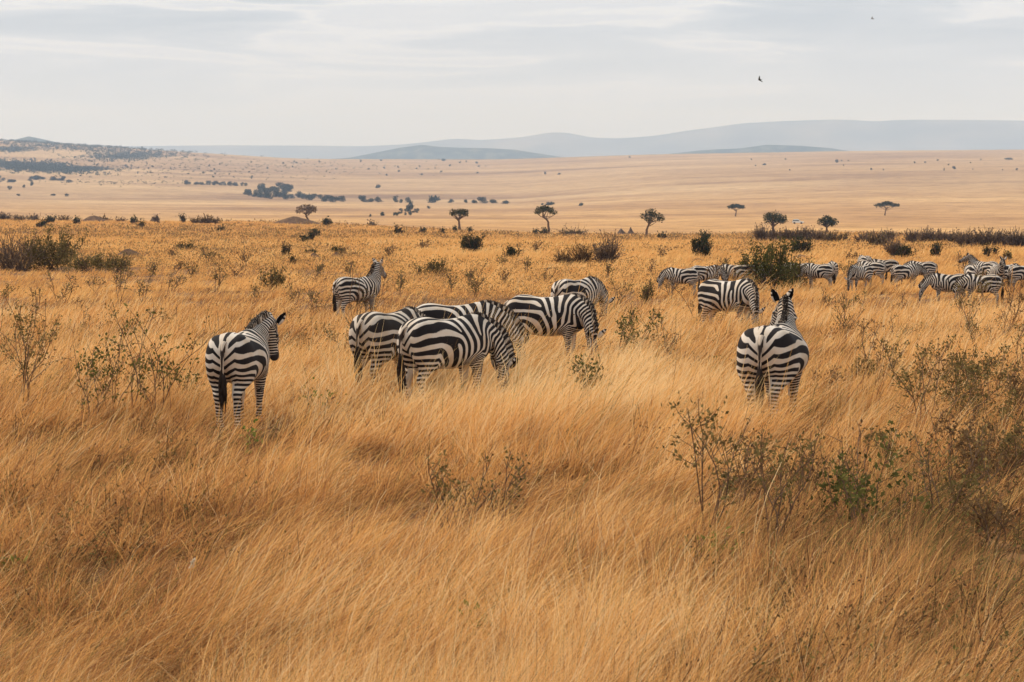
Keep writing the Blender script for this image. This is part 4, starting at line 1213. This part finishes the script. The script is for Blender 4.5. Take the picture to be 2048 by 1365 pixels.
SH += [
    (1640, 815, 70, 50, 'brown', 200, 'low brown brush just right of the hind legs of the large zebra'),
    (1790, 790, 80, 60, 'olive', 220, 'olive brush between the low olive brush and the big branching shrub'),
    (1880, 800, 90, 90, 'brown', 260, 'brown tangle behind the big branching shrub at the right'),
    (1990, 830, 110, 100, 'olive', 320, 'olive scrub behind the brown tangled shrub near the right edge'),
    (2025, 960, 90, 110, 'olive', 320, 'dark olive scrub cut by the right edge below the brown tangled shrub'),
    (1930, 970, 130, 110, 'brown', 300, 'brown scrub in front of the dense dark olive shrub at the right'),
    (1790, 960, 110, 90, 'olive', 220, 'olive scrub left of the forked trunk of the big branching shrub'),
    (1620, 1010, 80, 90, 'brown', 140, 'thin brown scrub between the straight stemmed shrub and the bare curved stem'),
    (1985, 1120, 120, 100, 'brown', 200, 'faint brown scrub in the dark grass at the lower right edge'),
    (300, 560, 34, 26, 'olive', 90, 'little olive scrub on the left slope right of the brown mound'),
    (352, 548, 30, 24, 'brown', 70, 'little brown scrub on the left slope under the flat dark bush'),
    (515, 605, 34, 26, 'olive', 80, 'little olive scrub left below the olive bush by the lone zebra'),
    (590, 610, 40, 30, 'olive', 90, 'sprawling olive scrub right below the olive bush by the lone zebra'),
    (150, 640, 40, 24, 'brown', 60, 'faint brown scrub in open grass below the open pale shrub'),
    (840, 560, 34, 24, 'olive', 90, 'olive scrub left end of the wide low olive bush'),
    (905, 590, 30, 30, 'olive', 80, 'olive scrub left of the wide shrub behind the middle group'),
    (1010, 575, 30, 26, 'brown', 70, 'brown scrub above the rump of the broad side on zebra'),
    (690, 520, 30, 18, 'brown', 70, 'brown scrub right of the paired mounds'),
    (780, 520, 36, 18, 'brown', 80, 'brown scrub right of the ears of the lone standing zebra'),
    (850, 505, 34, 14, 'brown', 70, 'flat brown scrub left of the pointed dark green bush'),
    (1075, 510, 34, 16, 'brown', 70, 'flat brown scrub right of the low dark green bush'),
    (1320, 520, 40, 16, 'brown', 70, 'flat brown scrub left of the tall dark green bush'),
    (1450, 545, 40, 22, 'olive', 90, 'olive scrub in front of the dusty far zebra'),
    (1700, 525, 40, 14, 'brown', 70, 'flat brown scrub behind the small far zebra seen from behind'),
    (1340, 600, 30, 30, 'brown', 60, 'thin brown scrub left of the tall thin twiggy shrub'),
]
for i, (px, by, w, h, leaf, nl, lab) in enumerate(SH):
    x, y, z = at(px, by)
    W, H = px_size(w, h, y)
    ls = (.052 if leaf in ('green', 'fresh') else .038) if y < 40 else max(.04, .0010 * y)
    H = H * (.95 if px > 1760 and by > 770 else 1.0 if by > 1000 else 1.22) + .14
    shrub('shrub', (x, y, z), W, H, y, leaf, 700 + i, lab, 'shrub', nstem=2 + int(w / 30), nleaf=int(nl * (2.3 if px > 1820 else 2.1 if px > 1660 else 1.9 if px < 60 else 1.5)), leafsize=ls, bushy=.55 if nl > 100 else .3, lean=.12)
# ================================================================ mounds, car, birds, far trees
MOUND_M = noise_mat('bare_earth', [(.3, (.075, .042, .028)), (.5, (.125, .072, .045)), (.7, (.20, .12, .07))], scale=1.5, detail=6, rough=.95, spec=.05, bump=.6)
CLAY_M = noise_mat('termite_clay', [(.3, (.085, .056, .043)), (.6, (.14, .095, .072)), (.75, (.19, .13, .10))], scale=2.5, detail=6, rough=.95, spec=.05, bump=.8)
def mound(name, px, by, w, h, mat, seed, label, cat, prof=1.0, rough=.15, rmin=9):
    x, y, z = at(px, by, rmin)
    W, H = px_size(w, h, y)
    r = np.random.default_rng(seed)
    na, nr = 40, 14
    V = [(0, 0, H)]
    off = r.uniform(0, 50)
    for i in range(1, nr + 1):
        f = i / nr
        for j in range(na):
            a = j * 2 * math.pi / na
            q = 1 + rough * (float(fbm(math.cos(a) * 2 + off, math.sin(a) * 2 + f * 2, seed, 3)) - .5) * 2
            V.append((math.cos(a) * W * .5 * f * q, math.sin(a) * W * .45 * f * q, H * (1 - f ** prof) * (.85 + .3 * float(fbm(math.cos(a) * 3 * f + off, math.sin(a) * 3 * f, seed + 5, 3))) - .12 * f))
    V = np.array(V)
    i = np.arange(nr - 1)[:, None] * na + 1; j = np.arange(na)[None]; j2 = (j + 1) % na
    Q = np.stack([i + j, i + na + j, i + na + j2, i + j2], -1).reshape(-1, 4)
    ja = np.arange(na)
    T = np.stack([np.zeros(na, int), 1 + ja, 1 + (ja + 1) % na], -1)
    o = mesh_np(name, V, [Q, T], mat); o.location = (x, y, z)
    tag(o, label, cat)
    return o
mound('termite_mound', 1242, 470, 26, 15, CLAY_M, 3, 'grey termite mound, the left and blunter of a pair left of an acacia', 'termite mound', 1.1, .25, 380)
mound('termite_mound', 1261, 470, 22, 17, CLAY_M, 4, 'grey termite mound, the right and more pointed of a pair', 'termite mound', .9, .25, 380)
mound('earth_mound', 592, 449, 112, 15, MOUND_M, 5, 'wide brown earth mound at the foot of the leaning acacia', 'mound', 1.3, .15, 380)
mound('earth_mound', 190, 444, 62, 13, MOUND_M, 6, 'low brown mound on the left skyline with a dark bush on top', 'mound', 1.4, .15, 380)
mound('earth_mound', 258, 513, 62, 14, MOUND_M, 7, 'low bare brown mound in the grass right of the big left bushes', 'mound', 1.8)
mound('earth_mound', 628, 518, 40, 12, MOUND_M, 8, 'low dark mound, the left one of a pair above the lone standing zebra', 'mound', 1.8)
mound('earth_mound', 674, 518, 44, 14, MOUND_M, 9, 'dark mound with scrub on top, the right one of a pair above the lone zebra', 'mound', 1.6)
mound('earth_mound', 1395, 527, 64, 10, MOUND_M, 10, 'low reddish mound under the tall dark green bush', 'mound', 1.8)
mound('earth_mound', 1600, 518, 56, 9, MOUND_M, 11, 'low reddish mound under the dark round bush behind the olive bush', 'mound', 1.8)
x, y, z = at(182, 433, 380); bush('bush', (x, y, z), .7, .8, y, 'dark', 901, 'tiny dark bush on top of the low skyline mound', 'bush', n=140, nl=5, sprigs=3)
x, y, z = at(674, 512); bush('bush', (x, y + .4, z + .2), 1.0, .5, y, 'dark', 902, 'dark scrub capping the right one of the paired mounds', 'bush', n=300, nl=6, sprigs=8)
x, y, z = at(622, 512); bush('bush', (x, y + .4, z + .15), .9, .35, y, 'dark', 903, 'dark scrub capping the left one of the paired mounds', 'bush', n=240, nl=6, sprigs=6)
# ---- white safari car
WHITE, _t, _b = pmat('car_white_paint', .35, .5); _b.inputs['Base Color'].default_value = (.80, .79, .76, 1)
GLASS, _t, _b = pmat('car_dark_glass', .08, .6); _b.inputs['Base Color'].default_value = (.03, .04, .045, 1)
RUBBER, _t, _b = pmat('car_rubber', .8, .2); _b.inputs['Base Color'].default_value = (.03, .028, .026, 1)
RED, _t, _b = pmat('car_red_lamp', .4, .5); _b.inputs['Base Color'].default_value = (.35, .05, .03, 1)
def bm_obj(name, build, mat, parent, bev=0.0):
    import bmesh
    bm = bmesh.new(); build(bm)
    if bev: bmesh.ops.bevel(bm, geom=list(bm.edges), offset=bev, segments=2, affect='EDGES')
    bmesh.ops.recalc_face_normals(bm, faces=bm.faces)
    me = bpy.data.meshes.new(name); bm.to_mesh(me); bm.free(); me.materials.append(mat)
    o = bpy.data.objects.new(name, me); C.objects.link(o); o.parent = parent
    return o
def prism(prof, y0, y1, tuck=0.0):
    def f(bm):
        a = [bm.verts.new((x, y0 + (tuck if z > 1.05 else 0), z)) for x, z in prof]; b = [bm.verts.new((x, y1 - (tuck if z > 1.05 else 0), z)) for x, z in prof]
        bm.faces.new(a); bm.faces.new(b[::-1])
        for i in range(len(prof)):
            j = (i + 1) % len(prof); bm.faces.new((a[i], b[i], b[j], a[j]))
    return f
def car():
    x, y, z = on_ray(1595, 850)
    root = empty('safari_car', (x, y, z), R(-14)); tag(root, 'white high roofed safari car parked on the pale plain between two dark acacias', 'car')
    root.scale = (1.0, 1.0, 1.0)
    bm_obj('body', prism([(-2.3, .45), (2.25, .45), (2.4, .60), (2.4, .92), (2.2, 1.02), (1.05, 1.10), (-2.3, 1.10)], -.88, .88), WHITE, root, .04)
    bm_obj('cabin', prism([(-2.25, 1.08), (1.0, 1.08), (.42, 1.72), (.30, 1.80), (-2.05, 1.80), (-2.18, 1.72)], -.84, .84, .10), WHITE, root, .03)
    bm_obj('raised_roof', prism([(-1.9, 1.80), (.2, 1.80), (.05, 1.98), (-1.75, 1.98)], -.66, .66), WHITE, root, .04)
    for sgn in (-1, 1):
        for a, b in ((-2.05, -1.25), (-1.17, -.40), (-.32, .36)):
            fr = .40 if b > .3 else 0
            def side(bm, a=a, b=b, fr=fr, sgn=sgn):
                P = [(a, 1.16), (b + fr * .55, 1.16), (b, 1.62), (a + .04, 1.62)]
                q = []
                for o_ in (.845, .865):
                    q.append([bm.verts.new((px, sgn * (o_ - (.0 if pz < 1.2 else .075)), pz)) for px, pz in P])
                bm.faces.new(q[1]); bm.faces.new(q[0][::-1])
                for i in range(4):
                    j = (i + 1) % 4; bm.faces.new((q[0][i], q[0][j], q[1][j], q[1][i]))
            bm_obj('window', side, GLASS, root)
    bm_obj('windscreen', prism([(.50, 1.655), (.99, 1.12), (1.03, 1.13), (.54, 1.67)], -.68, .68), GLASS, root)
    for wx in (-1.45, 1.45):
        for wy in (-.80, .80):
            prof = [(.02, -.11), (.24, -.12), (.36, -.11), (.40, -.06), (.40, .06), (.36, .11), (.24, .12), (.02, .11)]
            th = np.arange(20) * 2 * math.pi / 20
            V = np.array([(wx + rr_ * math.cos(t), wy + yy_, .40 + rr_ * math.sin(t)) for rr_, yy_ in prof for t in th])
            i = np.arange(7)[:, None] * 20; j = np.arange(20)[None]; j2 = (j + 1) % 20
            mesh_np('wheel', V, np.stack([i + j, i + j2, i + 20 + j2, i + 20 + j], -1).reshape(-1, 4), RUBBER, root)
    for wy in (-.7, .7):
        bm_obj('tail_lamp', prism([(-2.36, .78), (-2.29, .78), (-2.29, 1.0), (-2.36, 1.0)], wy - .08, wy + .08), RED, root)
        bm_obj('headlight', prism([(2.37, .70), (2.43, .72), (2.43, .86), (2.37, .90)], wy - .12, wy + .12), GLASS, root)
    bm_obj('bumper', prism([(2.38, .46), (2.52, .48), (2.52, .62), (2.40, .62)], -.86, .86), RUBBER, root, .02)
    bm_obj('spare_wheel', prism([(-2.50, .62), (-2.32, .62), (-2.32, 1.22), (-2.50, 1.22)], -.34, .34), RUBBER, root, .06)
car()
# ---- birds
BIRD_M, _t, _b = pmat('bird_dark', .7, .2); _b.inputs['Base Color'].default_value = (.03, .03, .025, 1)
BIRD_L, _t, _b = pmat('bird_grey', .7, .2); _b.inputs['Base Color'].default_value = (.30, .30, .32, 1)
def bird(px, py, d, span, mat, roll, yaw, label):
    b = (CY - py) / F_PX
    y = d; x = (px - CX) / F_PX * (y * math.cos(PITCH)); z = CAM_H + y * math.tan(math.atan(b) - PITCH)
    root = empty('bird', (x, y, z), R(yaw)); root.rotation_euler = (R(roll), R(10), R(yaw)); tag(root, label, 'bird')
    s = span
    V, Q = tube_np([(-.42 * s, 0, 0), (-.25 * s, 0, .005), (-.1 * s, 0, 0), (.08 * s, 0, 0), (.17 * s, 0, .01 * s), (.22 * s, 0, .01 * s)], np.array([.012, .03, .065, .06, .04, .004]) * s, 10)
    mesh_np('body', V, Q, mat, root)
    for sg in (1, -1):
        n = 7; up = []; 
        for i in range(n):
            f = i / (n - 1)
            w = .13 * s * (1 - f) ** .6 + .012 * s
            c = (-.05 * s * f - .22 * s * f ** 2 + .04 * s, sg * (.03 + .5 * f) * s, .16 * s * math.sin(f * 2.2))
            for zz in (.008, -.008):
                up.append((c[0] + w, c[1], c[2] + zz * s)); up.append((c[0] - w, c[1], c[2] + zz * s))
        V = np.array(up); q = []
        for i in range(n - 1):
            a = i * 4; b_ = a + 4
            for k, l in ((0, 1), (1, 3), (3, 2), (2, 0)):
                q.append((a + k, a + l, b_ + l, b_ + k))
        q.append((0, 1, 3, 2)); q.append((4 * n - 4, 4 * n - 2, 4 * n - 1, 4 * n - 3))
        mesh_np('wing', V, np.array(q), mat, root)
bird(1517, 160, 70, .26, BIRD_M, 52, 150, 'dark bird banking low in the pale sky above the far hills')
bird(1740, 38, 120, .30, BIRD_L, 25, 165, 'tiny grey bird high in the sky near the top right')
# ---- trees of the far plain: small copies of a few crowns
FAR_LEAF = tone_mat('far_tree_leaf', [(0, (.018, .026, .018)), (.5, (.045, .060, .038)), (1, (.085, .10, .058))], .1)
def far_tree_mesh(seed, flat):
    r = np.random.default_rng(seed)
    lobes = [(r.uniform(-.32, .32), r.uniform(-.3, .3), r.uniform(.42, .78) * flat, r.uniform(.14, .24), r.uniform(.14, .24), r.uniform(.12, .22) * flat) for _ in range(9)]
    lobes += [(r.uniform(-.35, .35), r.uniform(-.3, .3), .2 * flat, .16, .16, .16 * flat) for _ in range(4)]
    P, u, k = crown_pts(r, lobes, 420, .6)
    V, Q = leaf_quads(r, P, u, .15); T = np.repeat(np.clip(.45 + r.normal(size=len(P)) * .25, 0, 1), 4)
    tv, tq = tube_np([(0, 0, -.1), (.02, 0, .2), (0, .02, .5 * flat)], [.05, .04, .03], 6)
    a = Acc(); a.add(V, Q, T); a.add(tv, tq, 0.0)
    o = a.build('tree', FAR_LEAF, None, False)
    return o
PROTO = [far_tree_mesh(40 + i, f) for i, f in enumerate((1.0, .75, 1.15, .55, .85))]
_used = [False] * len(PROTO)
def far_tree(px, by, w, h, rmin, rmax, label, group, seed):
    r = np.random.default_rng(seed)
    x, y, z = at(px, by, rmin, rmax)
    W, H = px_size(w, h, y)
    asp = H / max(W, .1)
    i = int(np.argmin([abs(f - asp) for f in (1.0, .75, 1.15, .55, .85)])) if r.uniform() < .7 else int(r.integers(5))
    o = PROTO[i] if not _used[i] else PROTO[i].copy()
    if _used[i]: C.objects.link(o)
    _used[i] = True
    o.location = (x, y, z); o.rotation_euler = (0, 0, r.uniform(0, 6.28)); o.scale = (W, W, H / (1.0, .75, 1.15, .55, .85)[i])
    tag(o, label, 'tree', group)
    return o
k_ = 0
for px, by, w, h, lab in [
    (727, 405, 18, 14, 'round dark tree, first of the line of river trees right of the river wood'),
    (741, 405, 14, 8, 'low dark tree beside the first round one of the river line'),
    (757, 405, 17, 12, 'pale topped tree third in the line right of the river wood'),
    (792, 405, 15, 14, 'dome shaped tree in the river line right of a wide gap'),
    (803, 406, 9, 7, 'low tree touching the dome shaped one in the river line'),
    (816, 406, 14, 11, 'boxy tree above the scattered bushes in the river line'),
    (866, 406, 26, 14, 'wide double crowned tree in the middle of the river line'),
    (902, 406, 14, 8, 'small round tree right of the wide double crowned one'),
    (932, 406, 8, 7, 'tiny tree with slim trunk left of the wide low clump'),
    (950, 407, 12, 7, 'low tree at the left of the wide low clump'),
    (966, 407, 20, 13, 'tallest tree of the wide low clump in the river line'),
    (988, 407, 16, 8, 'low tree at the right of the wide low clump'),
    (1010, 408, 14, 7, 'last low tree of the river line, left of the kinked acacia top'),
    (1098, 411, 20, 7, 'flat dark bush tree on the plain behind the kinked acacia'),
    (1084, 411, 6, 4, 'tiny dark tree left of the flat one behind the kinked acacia'),
    (1161, 412, 10, 6, 'small dark tree alone on the plain right of the kinked acacia'),
    (756, 363, 11, 7, 'round grey tree alone on the upper plain above the river line'),
    (823, 414, 14, 12, 'tree standing above the scattered bushes below the river line'),
    (818, 424, 18, 14, 'tallest tree among the scattered bushes below the river line'),
    (834, 426, 10, 9, 'round bush tree at the right of the scattered bushes'),
    (803, 423, 8, 6, 'small bush at the upper left of the scattered bushes'),
    (858, 418, 10, 6, 'small dark bush right of the scattered bushes'),
]:
    far_tree(px, by, w, h, 1000, 2600, lab, 'trees along the river line', 2000 + k_); k_ += 1
rr_ = np.random.default_rng(5)
for i in range(14):
    far_tree(rr_.uniform(762, 835), rr_.uniform(426, 432), rr_.uniform(5, 9), rr_.uniform(4, 7), 900, 2000, 'small dark bush in the scattered patch on the pale plain below the river line', 'scattered bush patch below the river line', 2100 + i)
for i in range(26):
    f = i / 25
    far_tree(490 + 196 * f + rr_.normal() * 4, 392 + 12 * f + rr_.uniform(-4, 3), rr_.uniform(11, 19), rr_.uniform(8, 13), 1100, 2700, 'grey green tree of the dense river wood left of the river line', 'dense river wood', 2200 + i)
for i in range(16):
    far_tree(rr_.uniform(525, 600), rr_.uniform(377, 390), rr_.uniform(12, 20), rr_.uniform(9, 14), 1100, 3000, 'grey green tree at the back of the dense river wood', 'back of the dense river wood', 2250 + i)
for i in range(18):
    far_tree(372 + i * 7 + rr_.normal() * 2, 369 + i * .2, rr_.uniform(7, 12), rr_.uniform(5, 9), 1500, 3400, 'blue green tree of the thin line of trees on the left plain', 'thin tree line on the left plain', 2300 + i)
for i in range(16):
    far_tree(rr_.uniform(-10, 140), rr_.uniform(358, 366), rr_.uniform(9, 16), rr_.uniform(5, 9), 1600, 3600, 'grey tree of the dark belt at the foot of the left hillside', 'tree belt under the left hillside', 2340 + i)
for j, (px, by, w, h, lab) in enumerate([
    (1671, 326, 8, 7, 'dark round tree on the skyline ridge of the right plain'), (1526, 331, 8, 4, 'flat dark bush on the right plain ridge, left of the round tree'),
    (1740, 341, 5, 5, 'tiny dark bush below the ridge right of the round tree'), (1905, 339, 8, 6, 'dark round bush on the upper right plain'),
    (1885, 342, 3, 6, 'thin dark bush left of the round one on the upper right plain'), (2014, 320, 18, 4, 'flat tree clump on the ridge near the right edge'),
    (2030, 341, 5, 4, 'tiny bush on the upper plain near the right edge'), (1118, 350, 8, 4, 'dark flat bush high on the middle plain'),
    (1090, 349, 6, 6, 'tiny umbrella tree left of the flat bush high on the middle plain'), (1259, 316, 5, 3, 'tiny tree on the skyline between the hills'),
    (888, 322, 9, 5, 'small tree below the dark wooded hill, left part'), (954, 328, 6, 4, 'small tree below the dark wooded hill, middle part'),
    (505, 358, 6, 7, 'small tree standing alone above the thin tree line'), (135, 394, 9, 6, 'dark bush on the pale left plain, nearest to the skyline mound'),
    (66, 372, 7, 9, 'upright tree on the left plain under the tree belt'), (22, 380, 9, 8, 'dark bush on the far left plain near the photo edge'),
    (51, 376, 7, 6, 'dark bush right of the one near the left photo edge'), (40, 392, 8, 4, 'low bush on the far left plain below the others'),
    (108, 392, 10, 4, 'low flat bush left of the nearest dark bush on the left plain'), (741, 434, 6, 6, 'bare little tree on the pale plain left of the scattered bushes'),
]):
    far_tree(px, by, w, h, 900, 5200, lab, 'lone trees of the far plain', 2400 + j)
for i in range(46):
    px = rr_.uniform(250, 1000); by = rr_.uniform(322, 352) + (px < 500) * 6
    far_tree(px, by, rr_.uniform(3, 6), rr_.uniform(2.5, 4.5), 2000, 5400, 'tiny dark tree dot on the hazy slope left of and below the wooded hill', 'tree dots on the hazy middle slope', 2500 + i)
for i in range(16):
    far_tree(rr_.uniform(1500, 2040), rr_.uniform(320, 346), rr_.uniform(2.5, 5), rr_.uniform(2, 3.5), 2000, 5400, 'tiny dark bush dot on the upper right plain', 'bush dots on the upper right plain', 2560 + i)
# ---- scrub woods on the left hillside and crest: a far-off mass
def build_woods():
    r = np.random.default_rng(77)
    P = []; S = []
    def patch(n, px0, px1, f, jit, size):
        for _ in range(n):
            px = (px0 + px1) / 2 + r.normal() * (px1 - px0) * .27; py = f(px) + r.normal() * jit
            P.append((px, py)); S.append(size * r.uniform(.6, 1.4))
    patch(1100, -40, 190, lambda p: 331 + max(0, p) * .06, 5.0, 6.0)
    patch(380, 100, 235, lambda p: 340 - (p - 100) * .01, 2.0, 4.0)
    patch(520, 175, 330, lambda p: 315 - (p - 185) * .015, 4.0, 4.6)
    patch(260, -10, 70, lambda p: 300, 3.0, 4.2)
    patch(900, -60, 380, lambda p: 283 + p * .075, 6.0, 4.2)
    patch(330, -20, 640, lambda p: 330 + p * .02, 11, 2.6)
    patch(260, 250, 900, lambda p: 335, 9, 2.2)
    patch(130, 100, 380, lambda p: 366, 3.0, 2.4)
    V = []; T = []
    for (px, py), s in zip(P, S):
        x, y, z = at(px, py, 2300, 5900)
        n = 14; W = s * y / F_PX
        p = np.array([x, y, z]) + r.normal(size=(n, 3)) * np.array([W * .42, W * .42, W * .16]) + np.array([0, 0, W * .22])
        v, _ = leaf_quads(r, p, r.normal(size=(n, 3)), W * .55)
        V.append(v); T.append(np.repeat(r.uniform(.1, .9, n), 4))
    V = np.concatenate(V)
    o = mesh_np('woods', V, np.arange(len(V)).reshape(-1, 4), FAR_LEAF, None, {'tone': np.concatenate(T)}, False)
    tag(o, 'patches of blue green scrub wood on the far left hillside', 'woods', kind='stuff')
build_woods()
# ---- ankle high scrub between the grass tufts of the rise
def build_weeds():
    r = np.random.default_rng(91)
    n = 5200
    rr = np.exp(r.uniform(math.log(10), math.log(60), n)); a = r.uniform(-1, 1, n) * (R(15.5) + np.arctan(1.5 / rr))
    x, y = rr * np.sin(a), rr * np.cos(a)
    d = fbm(x / 4 + 4, y / 5, 63, 3) + .17 * sstep(R(2), R(10), a) * sstep(36, 24, rr) - .04
    keep = d > .55 + .07 * r.normal(size=n)
    x, y, rr, a = x[keep], y[keep], rr[keep], a[keep]; m = len(x); k = 15
    z = terrain(x, y)
    Hh = r.uniform(.12, .46, m); ln = r.normal(size=(m, 2)) * .12 + np.array([.10, 0])
    f = np.tile(np.linspace(.25, 1, k), m)
    P = np.repeat(np.stack([x, y, z], 1), k, 0) + r.normal(size=(m * k, 3)) * np.repeat(np.stack([.10 * Hh + .02] * 2 + [.02 + 0 * Hh], 1), k, 0)
    P[:, 0] += np.repeat(ln[:, 0], k) * f; P[:, 1] += np.repeat(ln[:, 1], k) * f; P[:, 2] += np.repeat(Hh, k) * f
    v, q = leaf_quads(r, P, np.tile([.2, 0, .8], (m * k, 1)), np.repeat(np.maximum(.026, .0011 * rr), k))
    tone = np.repeat(r.uniform(0, 1, m), k) * .8 + r.uniform(0, .2, m * k)
    a2 = Acc(); a2.add(v, q, np.repeat(tone, 4))
    for i in range(0, m, 1):
        p = np.array([(x[i], y[i], z[i] - .02), (x[i] + ln[i, 0] * .5, y[i] + ln[i, 1] * .5, z[i] + Hh[i] * .55), (x[i] + ln[i, 0], y[i] + ln[i, 1], z[i] + Hh[i])])
        V, Q = tube_np(p, [max(.004, .00012 * rr[i])] * 2 + [.002], 3); a2.add(V, Q, .25)
    m_ = tone_mat('weed_leaf', [(0, (.075, .042, .026)), (.4, (.13, .075, .038)), (.65, (.12, .095, .035)), (.85, (.17, .165, .05)), (1, (.23, .15, .07))], .25)
    o = a2.build('weeds', m_, None, False)
    tag(o, 'small dead and green weeds scattered through the near grass', 'weeds', kind='stuff')
def build_undergrowth():
    r = np.random.default_rng(88)
    n = 26000
    rr = np.exp(r.uniform(math.log(48), math.log(440), n)); a = r.uniform(-1, 1, n) * R(16.5)
    x, y = rr * np.sin(a), rr * np.cos(a)
    d = fbm(x / 26 + 4, y / 34, 61, 4) + .05 * sstep(80, 160, rr)
    keep = (d > .53 + .04 * r.normal(size=n)) & (r.uniform(0, 1, n) > .5 * sstep(110, 200, rr))
    x, y, rr = x[keep], y[keep], rr[keep]; m = len(x); k = 9
    z = terrain(x, y)
    Hh = r.uniform(.16, .50, m) * (1 + rr / 900); Wd = r.uniform(.12, .40, m) * (1 + rr / 260)
    P = np.repeat(np.stack([x, y, z], 1), k, 0)
    P += r.normal(size=(m * k, 3)) * np.repeat(np.stack([Wd, Wd, Hh * .1], 1), k, 0)
    P[:, 2] += r.uniform(.15, 1, m * k) * np.repeat(Hh, k)
    v, q = leaf_quads(r, P, np.tile([.15, 0, 1.0], (m * k, 1)), np.repeat(np.maximum(.055, .0008 * rr), k))
    tone = np.repeat(r.uniform(0, 1, m), k) * .75 + r.uniform(0, .25, m * k)
    half = np.repeat(r.uniform(0, 1, m) < .55, k)
    m_ = tone_mat('scrub_leaf', [(0, (.17, .10, .052)), (.4, (.28, .16, .072)), (.7, (.26, .18, .07)), (1, (.42, .25, .10))], .2)
    o = mesh_np('undergrowth', v, q, m_, None, {'tone': np.repeat(tone, 4)}, False)
    tag(o, 'low brown and olive scrub speckling the dry grass of the rise', 'undergrowth', kind='stuff')
build_undergrowth()
build_weeds()
# ---- white feathery seed head in the foreground
def seed_head():
    x, y, z = at(372, 1232)
    root = empty('seed_head', (x, y, z)); tag(root, 'single white feathery seed head above the grass at lower left', 'seed head')
    m = tone_mat('seed_fluff', [(0, (.62, .52, .38)), (1, (.80, .72, .60))], .4)
    st = Acc(); H = .30
    V, Q = tube_np([(0, 0, 0), (.005, 0, H * .5), (.01, 0, H)], [.002, .002, .0015], 5); st.add(V, Q, .3); st.build('stalk', m, root)
    r = np.random.default_rng(4); n = 120
    t = r.uniform(0, 1, n)
    P = np.stack([.01 + .022 * t + r.normal(size=n) * .004, r.normal(size=n) * .004, H + .062 * t], 1)
    lf = Acc(); V, Q = leaf_quads(r, P, np.tile([.35, 0, 1.0], (n, 1)), .018, .5); lf.add(V, Q, np.repeat(r.uniform(0, 1, n), 4)); lf.build('plume', m, root, False)
seed_head()
build_grass(165000, 14, 8.5, 60, 'grass', 3, 1001)
build_grass(60000, 17, 55, 450, 'grass', 2, 1002)
build_grass(2400, 2, 9, 70, 'grass', 4, 1003, 1.25, stalk=True)
